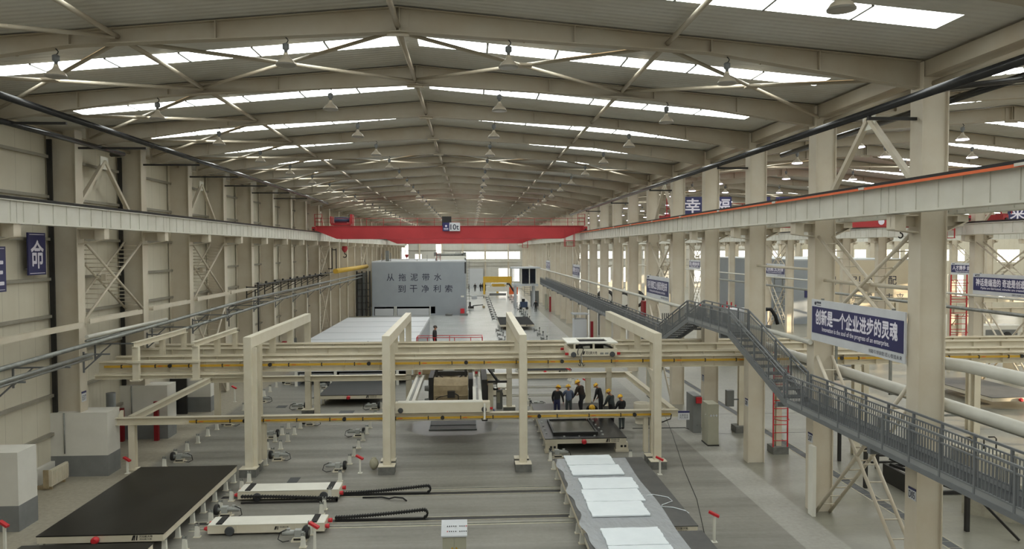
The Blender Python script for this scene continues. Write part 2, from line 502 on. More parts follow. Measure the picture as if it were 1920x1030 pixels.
# right side wall beyond the neighbouring halls
rh = []
for k in range(K0, K1):
    rh.append((FY(k) + 0.7, FY(k) + 5.3, 7.0, 8.9)); rh.append((FY(k) + 0.9, FY(k) + 4.9, 1.3, 4.8))
m = MB()
for a, b, c, d in wall_cells(YB, YE, 0, 14.4, rh): m.box(X4, X4 + 0.15, a, b, c, d)
structure(m.build('wall_right', WALLP))
for a, b, c, d in rh:
    if a > 40: window('Y', X4 + 0.07, a, b, c, d, 4, 2)
# wall behind the viewer
m = MB().box(XW, X4, YB - 0.15, YB, 0, 15.6); structure(m.build('wall_front', WALLX))

# box gutters over the free-standing column rows
for i, xc in enumerate((XR, X2, X3)):
    g = MB().box(xc - 0.3, xc + 0.3, YB, YE, 13.62, 13.66).box(xc - 0.3, xc - 0.27, YB, YE, 13.66, 14.02).box(xc + 0.27, xc + 0.3, YB, YE, 13.66, 14.02)
    structure(g.build('trim_%d' % (i + 1), ROOFST))
# ------------------------------------------------------------------ columns
LASTK = 26
def hcol(name, x0, x1, z1, bw, tf=0.03):
    """wide-flange column: web in the x direction, flanges facing +-x"""
    m = MB()
    m.box(x0, x0 + tf, -bw / 2, bw / 2, 0, z1); m.box(x1 - tf, x1, -bw / 2, bw / 2, 0, z1)
    m.box(x0 + tf, x1 - tf, -0.012, 0.012, 0, z1)
    return m

# left row
root0 = thing('column', 'x', 'column', (XL1, FY(0), 0))
w = XL1 - XL0
m = hcol('shaft', -w, 0, 14.0, 0.56); m.build('shaft', CREAM, root0)
m = MB()
m.box(-w + 0.03, -w + 0.22, -0.30, -0.22, 2.62, 13.6); m.build('downpipe', BLACK, root0)
m = MB()
m.box(0, 1.02, -0.012, 0.012, 9.62, 10.02); m.box(0, 1.04, -0.2, 0.2, 10.0, 10.03); m.hexa([(0, -0.2, 9.4), (1.04, -0.2, 9.60), (1.04, 0.2, 9.60), (0, 0.2, 9.4), (0, -0.2, 9.43), (1.04, -0.2, 9.63), (1.04, 0.2, 9.63), (0, 0.2, 9.43)])
m.box(0.66, 1.04, -0.2, 0.2, 9.6, 10.0); m.build('corbel', CREAM, root0)
m = MB(); m.box(-0.34, -0.02, -0.3, -0.285, 3.05, 3.4); 
lcols = []
for k in range(-1, LASTK):
    lab = '%s cream wide-flange column from the viewer along the left panel wall' % nth(k + 2)
    if k == -1: root0.location = (XL1, FY(k), 0); root0['label'] = lab; root0['group'] = 'columns along the left wall'; c = root0
    else: c = dup(root0, (XL1, FY(k), 0), lab, 'columns along the left wall')
    lcols.append((k, c))
for k, c in lcols:
    if k > 3:
        for ch in list(c.children):
            if ch.name.startswith('downpipe'): bpy.data.objects.remove(ch)
# masonry plinths round the feet of the nearest columns
def plinth(parent, y0=-0.34, y1=0.72):
    p = MB().box(-w - 0.05, 1.06, y0, y1, 0.0, 2.6).build('plinth', PLASTER, parent)
    MB().box(-w - 0.056, 1.066, y0 - 0.006, y1 + 0.006, 0.0, 0.85).build('painted_base', PLASTG, p)
    MB().tube((-0.62, y0 - 0.03, 0.95), (-0.62, y0 - 0.03, 2.6), 0.03, 6).build('conduit', GALV, p)
for k, c in lcols:
    if k in (0, 1, 2, 3): plinth(c)
    if k == 4: plinth(c, -0.34, 0.6)
def number_plate(parent, x0, x1, y, z0, z1, txt, axis='X'):
    p = MB()
    if axis == 'X': p.box(x0, x1, y - 0.008, y, z0, z1)
    else: p.box(y - 0.008, y, x0, x1, z0, z1)
    p.cur = 1
    if axis == 'X': p.box(x0, x1, y - 0.010, y, z1 - 0.07, z1)
    else: p.box(y - 0.010, y, x0, x1, z1 - 0.07, z1)
    return p.build('number_plate', [SIGNW, BLUE], parent)

# right rows
def right_row(xc, label, group, ks):
    r = thing('column', 'x', 'column', (xc, FY(0), 0))
    m = MB(); h = 0.36; b = 0.27
    m.box(-h, -h + 0.03, -b, b, 0, 14.0); m.box(h - 0.03, h, -b, b, 0, 14.0); m.box(-h + 0.03, h - 0.03, -b + 0.07, b - 0.07, 0, 14.0)
    m.build('shaft', CREAM, r)
    m = MB()
    for s in (-1, 1):
        e = 1.02 if s < 0 else 0.98
        m.box(min(s * h, s * e), max(s * h, s * e), -0.015, 0.015, 9.72, 10.02)
        m.box(min(s * h, s * e), max(s * h, s * e), -0.2, 0.2, 9.99, 10.03)
        za = 9.62 if s < 0 else 9.84
        m.hexa([(s * h, -0.2, 9.55), (s * e, -0.2, za), (s * e, 0.2, za), (s * h, 0.2, 9.55), (s * h, -0.2, 9.58), (s * e, -0.2, za + 0.03), (s * e, 0.2, za + 0.03), (s * h, 0.2, 9.58)])
        m.box(min(s * (e - 0.3), s * e), max(s * (e - 0.3), s * e), -0.2, 0.2, za, 10.0)
    m.build('corbel', CREAM, r)
    out = []
    for n, k in enumerate(ks):
        lab = label % nth(n + 1)
        if n == 0: r.location = (xc, FY(k), 0); r['label'] = lab; r['group'] = group; c = r
        else: c = dup(r, (xc, FY(k), 0), lab, group)
        out.append((k, c))
    return out
rcols = right_row(XR, '%s cream column from the viewer in the row beside the grey walkway', 'columns beside the walkway', range(-1, LASTK))
r2cols = right_row(X2, '%s cream column from the front in the row behind the walkway row', 'columns between the second and third hall', range(1, LASTK))
r3cols = right_row(X3, '%s cream column from the front in the farthest free-standing row', 'columns between the third and fourth hall', range(4, LASTK))

def text(name, body, w, h, org, ux, uy, m, parent, bold=0.0, off=0.004, spacing=1.0):
    """flat lettering, fitted into a w x h box whose lower left corner is org (world space), axes ux, uy"""
    c = bpy.data.curves.new(name, 'FONT'); c.body = body; c.space_character = spacing; c.resolution_u = 3
    t = bpy.data.objects.new(name, c); COL.objects.link(t)
    dg = bpy.context.evaluated_depsgraph_get()
    me = bpy.data.meshes.new_from_object(t.evaluated_get(dg)); bpy.data.objects.remove(t)
    xs = [v.co.x for v in me.vertices]; ys = [v.co.y for v in me.vertices]
    x0, x1, y0, y1 = min(xs), max(xs), min(ys), max(ys)
    ux, uy, org = Vector(ux), Vector(uy), Vector(org); nrm = ux.cross(uy)
    po = wloc(parent) if parent is not None else Vector((0, 0, 0))
    for v in me.vertices:
        p = org + ux * ((v.co.x - x0) / (x1 - x0) * w) + uy * ((v.co.y - y0) / (y1 - y0) * h) + nrm * off
        v.co = p - po
    if bold:      # heavier strokes: the same outline repeated around itself
        vs = [v.co.copy() for v in me.vertices]; fs = [tuple(p.vertices) for p in me.polygons]
        d = bold * 0.55 * (h / (y1 - y0)); e = bold * 0.55 * (w / (x1 - x0)); V = []; F = []
        for i, (a, b) in enumerate(((0, 0), (1, 0), (-1, 0), (0, 1), (0, -1))):
            n0 = len(V); V += [q + ux * (a * e) + uy * (b * d) + nrm * (0.0004 * i) for q in vs]; F += [tuple(n0 + k for k in p) for p in fs]
        bpy.data.meshes.remove(me); me = bpy.data.meshes.new(name); me.from_pydata(V, [], F)
    me.materials.clear(); me.materials.append(m)
    o = bpy.data.objects.new(name, me); COL.objects.link(o)
    if parent is not None: o.parent = parent
    return o

# number plates on the columns near the viewer
for (k, c), t in zip(lcols[1:5], ('E03', 'E05', 'E07', 'E09')):
    p = MB(); y = FY(k) - 0.2
    p.box(XL1, XL1 + 0.012, y, y + 0.36, 3.0, 3.42); p.cur = 1; p.box(XL1 + 0.001, XL1 + 0.014, y, y + 0.36, 3.34, 3.42)
    o = p.build('number_plate', [SIGNW, BLUE], c, world=True)
    text('plate_lettering', t, 0.28, 0.2, (XL1 + 0.014, y + 0.04, 3.06), (0, 1, 0), (0, 0, 1), INK, o)
for (k, c), t in zip(rcols[1:6], ('D05', 'D07', 'D09', 'D11', 'D13')):
    p = MB(); x = XR - 0.36; y = FY(k) - 0.27
    p.box(x - 0.014, x, y + 0.02, y + 0.36, 2.42, 2.74); p.cur = 1; p.box(x - 0.016, x - 0.001, y + 0.02, y + 0.36, 2.68, 2.74)
    o = p.build('number_plate', [SIGNW, BLUE], c, world=True)
    text('plate_lettering', t, 0.27, 0.19, (x - 0.016, y + 0.33, 2.46), (0, -1, 0), (0, 0, 1), INK, o, bold=0.01)

# ------------------------------------------------------------------ crane runway girders
def runway(xc, zb, zt, face, label, conductor, k0, k1):
    t = thing('runway_girder', label, 'crane girder', (xc, FY(k0), zb))
    g = None
    for k in range(k0, k1):
        y = FY(k); m = MB()
        m.box(-0.21, 0.21, y + 0.012, y + 5.988, 0, 0.025); m.box(-0.24, 0.24, y + 0.012, y + 5.988, zt - zb - 0.03, zt - zb)
        m.box(-0.145, 0.145, y + 0.012, y + 5.988, 0.025, zt - zb - 0.03)
        for i in range(7):
            yy = y + 0.35 + i * 0.883; m.box(-0.17, 0.17, yy, yy + 0.012, 0.06, zt - zb - 0.03)
        m.v = [(a[0], a[1] - FY(k0), a[2]) for a in m.v]
        m.build('girder', GIRD, t)
    L = FY(k1) - FY(k0); z = zt - zb
    MB().box(-0.06, 0.06, 0, L, z, z + 0.03).box(-0.02, 0.02, 0, L, z + 0.03, z + 0.09).box(-0.045, 0.045, 0, L, z + 0.09, z + 0.13).build('rail', BLACK if not conductor else DGREY2, t)
    if conductor:
        m = MB()
        m.box(face * 0.29, face * 0.33, 0, L, z - 0.045, z + 0.02)
        m.build('conductor_bar', ORANGE, t)
        m = MB(); m.box(face * 0.20, face * 0.27, 0, L, z + 0.015, z + 0.10); m.build('conductor_cover', RUBBER, t)
        for k in range(k0, min(k1, k0 + 9)):
            y = FY(k) - FY(k0) + 0.9
            MB().box(face * 0.27, face * 0.35, y, y + 0.28, z - 0.03, z + 0.035).build('bar_joint', GIRD, t)
    return t
runway(-14.88, 10.03, 10.80, 1, 'grey crane girder on brackets along the left panel wall', False, -1, 26)
runway(11.2, 10.05, 10.80, -1, 'grey crane girder with orange conductor bar on the walkway column row', True, -1, 26)
runway(13.08, 10.05, 10.80, 1, 'grey crane girder on the far side of the walkway column row', False, -1, 26)
runway(X2 - 0.94, 10.05, 10.80, -1, 'grey crane girder on the near side of the second free-standing row', False, 2, 26)
runway(X2 + 0.94, 10.05, 10.80, 1, 'grey crane girder on the far side of the second free-standing row', False, 2, 26)
runway(X3 - 0.94, 10.05, 10.80, -1, 'grey crane girder on the near side of the farthest free-standing row', False, 6, 26)

# ------------------------------------------------------------------ roof frames
def rafter_mesh(h):
    rg = RIDGES[h]; half = 13.62 if h == 0 else 10.85
    kn = half * 0.59
    m = MB(); t = 0.012
    xs = [0, kn, half]; zb = [14.66, 14.22, 13.36] if h == 0 else [14.66, 14.24, 13.5]
    for s in (-1, 1):
        for i in range(2):
            a, b = s * xs[i], s * xs[i + 1]
            ta, tb = ROOFZ(rg + a, h) - 0.06, ROOFZ(rg + b, h) - 0.06
            for (ya, yb, za, zb2, zc, zd) in ((-t, t, zb[i], zb[i + 1], ta, tb), (-0.14, 0.14, zb[i] - 0.02, zb[i + 1] - 0.02, zb[i], zb[i + 1]), (-0.14, 0.14, ta, tb, ta + 0.02, tb + 0.02)):
                m.hexa([(a, ya, za), (b, ya, zb2), (b, yb, zb2), (a, yb, za), (a, ya, zc), (b, ya, zd), (b, yb, zd), (a, yb, zc)])
        for d in (0.05, half * 0.33, kn, half * 0.8, half - 0.03):
            zt = ROOFZ(rg + d, h) - 0.06
            zl = 14.66 + (14.22 - 14.66) * min(1, d / kn) + (zb[2] - 14.22) * max(0, (d - kn) / (half - kn))
            m.box(s * d - 0.012, s * d + 0.012, -0.13, 0.13, zl, zt)
    m.box(-0.28, 0.28, -0.03, 0.03, 14.55, 15.2)
    return m
hall_name = ['over the viewer\'s hall', 'over the second hall', 'over the third hall', 'over the fourth hall']
for h in range(3):
    r = thing('roof_beam', 'x', 'roof beam', (RIDGES[h], FY(0), 0))
    rafter_mesh(h).build('beam', ROOFST, r)
    if h == 0:
        for d in (3.2, 6.2, 9.4, 12.0):
            for s in (-1, 1):
                zt = ROOFZ(RIDGES[0] + d, 0) - 0.02; zl = 14.64 + (14.22 - 14.66) * min(1, d / 8.0) + (13.36 - 14.22) * max(0, (d - 8.0) / 5.6)
                MB().bar((s * d, 0.1, zl), (s * d, 0.85, zt), 0.05, 0.05).build('fly_brace', ROOFST, r)
    for n, k in enumerate(range(-1 if h == 0 else 1, 26)):
        lab = '%s tapered steel roof beam from the front %s' % (nth(n + 1), hall_name[h])
        g = 'roof beams ' + hall_name[h]
        if n == 0: r.location = (RIDGES[h], FY(k), 0); r['label'] = lab; r['group'] = g
        else: dup(r, (RIDGES[h], FY(k), 0), lab, g)

# longitudinal roof tubes, one per bay
def tie_line(x, z, r_, label, group, ks, m=ROOFST):
    t = None
    for n, k in enumerate(ks):
        lab = label % nth(n + 1)
        if t is None:
            t = MB().tube((0, 0.06, 0), (0, 5.94, 0), r_, 8).build('roof_tube', m)
            t.location = (x, FY(k), z); tag(t, lab, 'roof tube', group)
        else:
            c = t.copy(); COL.objects.link(c); c.location = (x, FY(k), z); c['label'] = lab
tie_line(-1.8, 14.78, 0.07, '%s round roof tube from the front along the ridge of the viewer\'s hall', 'tubes along the ridge', range(-2, 26))
tie_line(-8.68, 14.44, 0.065, '%s round roof tube from the front on the left slope', 'tubes along the left slope', range(-2, 26))
tie_line(5.1, 14.44, 0.065, '%s round roof tube from the front on the right slope', 'tubes along the right slope', range(-2, 26))
tie_line(-16.4, 13.85, 0.06, '%s round roof tube from the front along the top of the left wall', 'tubes along the left wall top', range(-2, 26))
tie_line(12.14, 13.45, 0.09, '%s eaves tube from the front over the walkway column row', 'tubes over the walkway row', range(-2, 26))

# crossed roof bracing
def xbrace(xa, xb, za, zb, k, label, group=None):
    y = FY(k); t = thing('roof_cross_brace', label, 'roof bracing', ((xa + xb) / 2, y + 3, (za + zb) / 2), group=group)
    MB().tube((xa, y + 0.2, za), (xb, y + 5.8, zb), 0.055, 8).build('tube', ROOFST, t, world=True)
    MB().tube((xa, y + 5.8, za + 0.04), (xb, y + 0.2, zb + 0.04), 0.055, 8).build('tube', ROOFST, t, world=True)
    MB().box((xa + xb) / 2 - 0.2, (xa + xb) / 2 + 0.2, y + 2.8, y + 3.2, (za + zb) / 2 - 0.012, (za + zb) / 2 + 0.05).build('joint_plate', ROOFST, t, world=True)
for n, k in enumerate(range(-1, 25)):
    xbrace(-15.2, -8.68, 13.62, 14.4, k, '%s crossed brace from the front on the lower left roof slope' % nth(n + 1), 'braces on the lower left slope')
for n, k in enumerate((0, 4, 10, 15, 20)):
    q = '%s crossed brace from the front on the ' % nth(n + 1)
    xbrace(-8.68, -1.8, 14.4, 14.72, k, q + 'upper left roof slope', 'braces on the upper left slope')
    xbrace(-1.8, 5.1, 14.72, 14.4, k, q + 'upper right roof slope', 'braces on the upper right slope')
    xbrace(5.1, 11.9, 14.4, 13.62, k, q + 'lower right roof slope', 'braces on the lower right slope')
for n, k in enumerate((4, 8, 10, 15)):
    xbrace(14.0, 22.8, 13.9, 14.6, k, '%s crossed brace from the front on the left slope of the second hall' % nth(n + 1), 'braces in the second hall')
    xbrace(24.0, 33.0, 14.6, 13.9, k, '%s crossed brace from the front on the right slope of the second hall' % nth(n + 1), 'braces in the second hall')

# ------------------------------------------------------------------ bell lamps under the roof beams
def lamp_proto(lit):
    t = thing('pendant_lamp', 'x', 'lamp')
    MB().path([(0, 0, 0), (0.03, 0, -0.03), (0.06, 0, -0.07), (0.04, 0, -0.12), (0, 0, -0.15)], 0.014, 6).build('hook', BLACK, t)
    MB().lathe((0, 0, -0.34), [(0.03, 0.2), (0.085, 0.17), (0.085, 0.05), (0.045, 0.02), (0.04, -0.06)], 12).build('ballast_housing', DGREY, t)
    MB().lathe((0, 0, -0.38), [(0.05, 0.0), (0.065, -0.07), (0.10, -0.13), (0.19, -0.20), (0.245, -0.285), (0.25, -0.32)], 18).build('reflector', LAMPM, t)
    MB().lathe((0, 0, -0.70), [(0.255, 0.03), (0.255, 0.0), (0.20, -0.012)], 18).build('lens', LAMPON if lit else LAMPOFF, t)
    return t
def beam_bottom(x, h):
    d = abs(x - RIDGES[h])
    kn, half, zt, zk, ze = (8.0, 13.62, 14.66, 14.22, 13.36) if h == 0 else (6.4, 10.85, 14.66, 14.24, 13.5)
    return zt + (zk - zt) * min(1, d / kn) + (ze - zk) * max(0, (d - kn) / (half - kn)) - 0.02
pos1 = [(-10.2, 'beside the left wall'), (-4.6, 'left of the ridge'), (1.0, 'right of the ridge'), (6.68, 'beside the walkway row')]
lp = lamp_proto(False); first = True
for n, k in enumerate(range(-1, 25)):
    for x, where in pos1:
        lab = 'unlit bell lamp under the %s roof beam from the front, %s' % (nth(n + 1), where)
        loc = (x, FY(k), beam_bottom(x, 0))
        if first: lp.location = loc; lp['label'] = lab; lp['group'] = 'bell lamps in the viewer\'s hall'; first = False
        else: dup(lp, loc, lab, 'bell lamps in the viewer\'s hall')
lp = lamp_proto(True); first = True
for n, k in enumerate(range(2, 20)):
    for x, where in ((16.6, 'nearest the walkway row'), (21.2, 'left of the ridge'), (25.8, 'right of the ridge'), (30.4, 'nearest the second row')):
        lab = 'lit bell lamp under the %s beam of the second hall, %s' % (nth(n + 1), where)
        loc = (x, FY(k), beam_bottom(x, 1))
        if first: lp.location = loc; lp['label'] = lab; lp['group'] = 'lit bell lamps in the second hall'; first = False
        else: dup(lp, loc, lab, 'lit bell lamps in the second hall')
# ------------------------------------------------------------------ vertical bracing between columns
def wall_bracing(x, k, where, group, double=0.5, rungs=6, lower=True):
    y0, y1 = FY(k) + 0.3, FY(k) + 5.7; ym = (y0 + y1) / 2
    t = thing('column_brace', 'crossed tube bracing between columns ' + where, 'column bracing', (x, ym, 0), group=group)
    UP = (((y0, 9.55), (y1, 6.35)), ((y1, 9.55), (y0, 6.35)))
    LO = (((y0, 5.45), (y1, 0.03)), ((y1, 5.45), (y0, 0.03))) if lower else ()
    for s in (-double / 2, double / 2):
        xx = x + s
        for a, b in UP:
            MB().tube((xx, a[0], a[1]), (xx, b[0], b[1]), 0.055, 8).build('diagonal', CREAM, t, world=True)
        for a, b in LO:
            MB().tube((xx, a[0], a[1]), (xx, b[0], b[1]), 0.055, 8).build('lower_diagonal', CREAM, t, world=True)
    if rungs:
        for i in range(1, 2 * rungs + 1):
            f_ = i / (2 * rungs + 1)
            for a, b in UP + LO:
                yy = a[0] + (b[0] - a[0]) * f_; zz = a[1] + (b[1] - a[1]) * f_
                MB().tube((x - double / 2, yy, zz), (x + double / 2, yy, zz), 0.022, 6).build('rung', CREAM, t, world=True)
    for s in (-1, 1):
        MB().bar((x, ym, 13.1), (x, ym + s * 2.4, 10.9), 0.16, 0.14).build('upper_leg', CREAM, t, world=True)
    MB().box(x - 0.02, x + 0.02, ym - 0.35, ym + 0.35, 12.75, 13.3).build('gusset', WHITE, t, world=True)
    MB().box(x - 0.1, x + 0.1, ym - 0.28, ym + 0.28, 7.8, 8.1).build('joint_plate', CREAM, t, world=True)
for n, k in enumerate((2, 4, 10, 15)):
    wall_bracing(-16.2, k, 'on the left wall, %s set from the front' % nth(n + 1), 'bracing on the left wall', 0.8, 8 if n < 2 else 5, n > 0)
for n, k in enumerate((0, 4, 10, 15)):
    wall_bracing(12.14, k, 'of the walkway row, %s set from the front' % nth(n + 1), 'bracing in the walkway row')
for n, k in enumerate((4, 10, 15)):
    wall_bracing(X2, k, 'of the second row, %s set from the front' % nth(n + 1), 'bracing in the second row')
wall_bracing(X3, 10, 'of the farthest row', 'bracing in the farthest row')

# ------------------------------------------------------------------ slogan banners in the braced bays
def banner(x, k, main, eng, label, z0=6.02, z1=7.42):
    ya, yb = FY(k) + 0.2, FY(k) + 5.72
    t = thing('slogan_banner', label, 'banner', (x, (ya + yb) / 2, z0), group='slogan banners')
    MB().box(x, x + 0.05, ya, yb, z0, z1).build('board', SIGNW, t, world=True)
    MB().box(x - 0.012, x, ya + 0.06, yb - 0.06, z0 + 0.27, z1 - 0.24).build('blue_panel', BLUE, t, world=True)
    W = yb - ya
    text('slogan_lettering', main, W * 0.88, 0.50, (x - 0.012, yb - 0.33, z0 + 0.58), (0, -1, 0), (0, 0, 1), LETTER, t, bold=0.055)
    text('tagline_lettering', eng, W * 0.72, 0.19, (x - 0.012, yb - 0.2 - W * 0.11, z0 + 0.33), (0, -1, 0), (0, 0, 1), LETTER, t, bold=0.03)
    text('footer_lettering', '创新引领装配 匠心智造未来', W * 0.31, 0.12, (x, ya + 0.12 + W * 0.31, z0 + 0.07), (0, -1, 0), (0, 0, 1), INK, t)
    m = MB().disc((x - 0.004, yb - 0.28, z1 - 0.13), 0.06, 0.006, 16, 'X')
    for i in range(4): m.box(x - 0.006, x, yb - 0.68 + i * 0.085, yb - 0.62 + i * 0.085, z1 - 0.13, z1 - 0.06)
    m.box(x - 0.006, x, yb - 0.68, yb - 0.38, z1 - 0.19, z1 - 0.17)
    m.build('emblem', INK, t, world=True)
    for s in (0.12, 0.5, 0.88):
        MB().box(x + 0.03, x + 0.1, ya + W * s - 0.05, ya + W * s + 0.05, z0 + 0.1, z1 + 0.05).build('hanger', GALV, t, world=True)
banner(11.68, 0, '创新是一个企业进步的灵魂', 'Innovation is the soul of the progress of an enterprise.', 'large blue and white slogan banner in the walkway row, nearest the viewer')
banner(11.68, 4, '科技引领建筑工业 创新驱动绿色未来', 'Technology leads the building industry to the future.', 'blue and white slogan banner above the grey stair bridge, second along the walkway row')
banner(11.68, 10, '质量是企业的生命', 'Quality is the life of an enterprise.', 'small distant slogan banner, third along the walkway row')
banner(11.68, 15, '安全生产 人人有责', 'Safety is the duty of all.', 'smallest slogan banner, farthest along the walkway row')
banner(X2 - 0.46, 4, '神话是编造的 奇迹是创造的', 'Myths are fabricated, miracles are created.', 'blue slogan banner in the second row at the right edge of the photo')
banner(X2 - 0.46, 10, '质之要在精细 上策之要在创新', 'The key is in the detail and in innovation.', 'blue slogan banner in the second row between two slim far columns')
banner(X2 - 0.46, 15, '匠心智造未来', 'Made with craft.', 'faded slogan banner in the second row, the farthest one there')
banner(X3 - 0.46, 10, '人才携手 创新与共', 'Talent and innovation hand in hand.', 'small blue slogan banner in the farthest row above the larger banner')

# single-character signs hung along the girders
def char_sign(ch, c, w, h, axis, label, z, off=0.1):
    """axis 'L': on the left wall facing the hall; 'F': facing the viewer"""
    x, y = c
    t = thing('character_sign', label, 'sign', (x, y, z))
    if axis == 'L':
        MB().box(x - 0.06, x, y - w / 2, y + w / 2, z, z + h).build('board', BLUE, t, world=True)
        for zz in (z + 0.2, z + h - 0.3): MB().box(XW - 0.02, x - 0.06, y - 0.3, y + 0.3, zz, zz + 0.06).build('wall_mount', GALV, t, world=True)
        m = MB()
        for zz in (z + 0.06, z + h - 0.08): m.box(x, x + 0.004, y - w / 2 + 0.08, y + w / 2 - 0.08, zz, zz + 0.02)
        m.build('border', LETTER, t, world=True)
        text('character', ch, w * 0.72, h * 0.66, (x + 0.004, y - w * 0.36, z + h * 0.16), (0, 1, 0), (0, 0, 1), LETTER, t, bold=0.03)
    else:
        MB().box(x - w / 2, x + w / 2, y, y + 0.06, z, z + h).build('board', BLUE, t, world=True)
        text('character', ch, w * 0.8, h * 0.78, (x - w * 0.4, y - 0.004, z + h * 0.11), (1, 0, 0), (0, 0, 1), LETTER, t, bold=0.03)
char_sign('生', (-15.9, 26.05), 0.95, 1.55, 'L', 'blue sign with one white character cut by the left edge of the photo', 7.75)
char_sign('命', (-16.6, 29.65), 1.15, 1.62, 'L', 'blue sign with one white character between the first two left columns', 8.22)
char_sign('幸', (14.85, 49.27), 1.27, 1.2, 'F', 'blue sign with the first white character on top of the second hall crane', 11.42)
char_sign('福', (16.9, 49.27), 1.2, 1.2, 'F', 'blue sign partly behind a column, second on top of the crane', 11.42)
char_sign('生', (19.55, 49.27), 1.2, 1.2, 'F', 'blue sign mostly hidden behind a column on top of the crane', 11.42)
char_sign('活', (21.2, 49.27), 1.3, 1.2, 'F', 'blue sign whose top edge peeps over the crane girder', 11.42)
char_sign('来', (36.7, 48.27), 1.3, 1.0, 'F', 'blue sign on the third hall crane at the right edge of the photo', 10.95)

# ------------------------------------------------------------------ overhead cranes
def crane(xa, xb, y, z0, z1, label, group, two=True, trolley_x=None, hook_z=8.4, rail_h=0.75):
    t = thing('overhead_crane', label, 'crane', ((xa + xb) / 2, y, z0), group=group)
    tp = 2.0
    for yy in ((y - 0.9, y + 0.9) if two else (y,)):
        m = MB()
        P = [(xa, z1), (xa, z1 - 0.42), (xa + tp, z0), (xb - tp, z0), (xb, z1 - 0.42), (xb, z1)]
        n = len(m.v)
        for d in (-0.22, 0.22):
            m.v += [(p[0], yy + d, p[1]) for p in P]
        L = len(P)
        for i in range(L):
            j = (i + 1) % L; m.face([n + i, n + j, n + L + j, n + L + i])
        m.face([n + i for i in range(L)]); m.face([n + L + i for i in range(L)][::-1])
        m.box(xa, xb, yy - 0.28, yy + 0.28, z1 - 0.03, z1 + 0.02)
        m.build('girder', RED, t, world=True)
    for xx in (xa - 0.05, xb + 0.05):
        e = MB().box(xx - 0.18, xx + 0.18, y - 1.7, y + 1.7, z1 - 0.45, z1 - 0.08).build('end_carriage', RED, t, world=True)
        for yy in (y - 1.45, y + 1.45):
            MB().disc((xx, yy, z1 - 0.335), 0.16, 0.12, 14, 'X').build('wheel', BLACK, e, world=True)
            MB().lathe((xx, yy + (0.3 if yy > y else -0.3), z1 - 0.35), [(0.08, -0.06), (0.08, 0.06)], 10, 'Y').build('buffer', BLACK, e, world=True)
    m = MB(); yy = y - (1.15 if two else 0.25)
    n = int((xb - xa) / 1.6)
    for i in range(n + 1):
        xx = xa + (xb - xa) * i / n; m.box(xx - 0.02, xx + 0.02, yy - 0.02, yy + 0.02, z1, z1 + rail_h)
    m.box(xa, xb, yy - 0.018, yy + 0.018, z1 + rail_h - 0.03, z1 + rail_h); m.box(xa, xb, yy - 0.015, yy + 0.015, z1 + rail_h * 0.5 - 0.015, z1 + rail_h * 0.5 + 0.015)
    m.build('guard_rail', RED, t, world=True)
    if trolley_x is not None:
        tx = trolley_x
        b = MB().box(tx - 0.95, tx + 0.95, y - 1.0, y + 1.0, z1 + 0.1, z1 + 0.3).build('trolley_frame', RED, t, world=True)
        MB().lathe((tx, y - 0.3, z1 + 0.62), [(0.28, -0.7), (0.3, -0.65), (0.3, 0.45), (0.26, 0.5), (0.26, 0.75)], 16, 'X').build('hoist_drum', BLUEM, b, world=True)
        MB().box(tx + 0.85, tx + 1.05, y - 0.8, y + 0.4, z1 + 0.25, z1 + 1.15).build('hoist_gearbox', RED, b, world=True)
        MB().box(tx - 1.05, tx - 0.95, y - 0.9, y + 0.6, z1 + 0.25, z1 + 0.95).build('hoist_bracket', RED, b, world=True)
        hx = tx - 0.02 + 0.2
        for d in (-0.28, 0.28): MB().tube((hx + d, y, hook_z + 1.1), (hx + d, y, z1 + 0.2), 0.018, 6).build('hoist_rope', BLACK, t, world=True)
        hb = MB().lathe((hx, y, hook_z + 0.75), [(0.05, -0.28), (0.22, -0.1), (0.3, 0.1), (0.26, 0.35)], 14).build('hook_block', RED, t, world=True)
        pts = [(hx, y, hook_z + 0.5)] + [(hx + 0.17 * math.sin(a), y, hook_z + 0.17 - 0.17 * -math.cos(a)) for a in [i * math.pi / 6 for i in range(0, 9)]]
        MB().path(pts, 0.05, 8).build('hook', BLACK, hb, world=True)
    for xx in (xb - 1.5,):
        m = MB()
        for a in (-0.45, 0.45):
            for b_ in (-0.4, 0.4): m.box(xx + a - 0.03, xx + a + 0.03, y - 1.5 + b_ - 0.03, y - 1.5 + b_ + 0.03, z0 - 0.8, z1 - 0.2)
        for zz in (z0 - 0.8, z0 - 0.25):
            for b_ in (-0.4, 0.4): m.box(xx - 0.5, xx + 0.5, y - 1.5 + b_ - 0.025, y - 1.5 + b_ + 0.025, zz, zz + 0.05)
            for a in (-0.45, 0.45): m.box(xx + a - 0.025, xx + a + 0.025, y - 1.95, y - 1.05, zz, zz + 0.05)
        m.build('access_cage', RED, t, world=True)
    m = MB()
    for xx in (xa + 0.3, xb - 0.3):
        for d in (-0.35, 0.35):
            m.box(xx + d - 0.025, xx + d + 0.025, y - 1.3, y - 1.25, z1, z1 + 1.15)
        for zz in (0.4, 0.75, 1.1): m.box(xx - 0.35, xx + 0.35, y - 1.3, y - 1.25, z1 + zz, z1 + zz + 0.04)
    m.build('end_gate', RED, t, world=True)
    return t
c1 = crane(-14.83, 11.15, 73.9, 10.2, 11.43, 'red double-girder crane spanning the hall with a 10t sign', None, trolley_x=-12.45)
crane(-14.83, 11.15, 133.0, 10.2, 11.43, 'paler red crane far behind the one with the 10t sign', None, trolley_x=-11.4, hook_z=7.2)
c2 = crane(13.13, 33.61, 50.5, 10.6, 11.43, 'red crane in the second hall seen under the grey girder', None, two=True, trolley_x=29.75, hook_z=9.85)
MB().lathe((27.9, 49.36, 10.95), [(0.22, -0.01), (0.22, 0.01)], 18, 'Y').build('round_emblem', LETTER, c2, world=True)
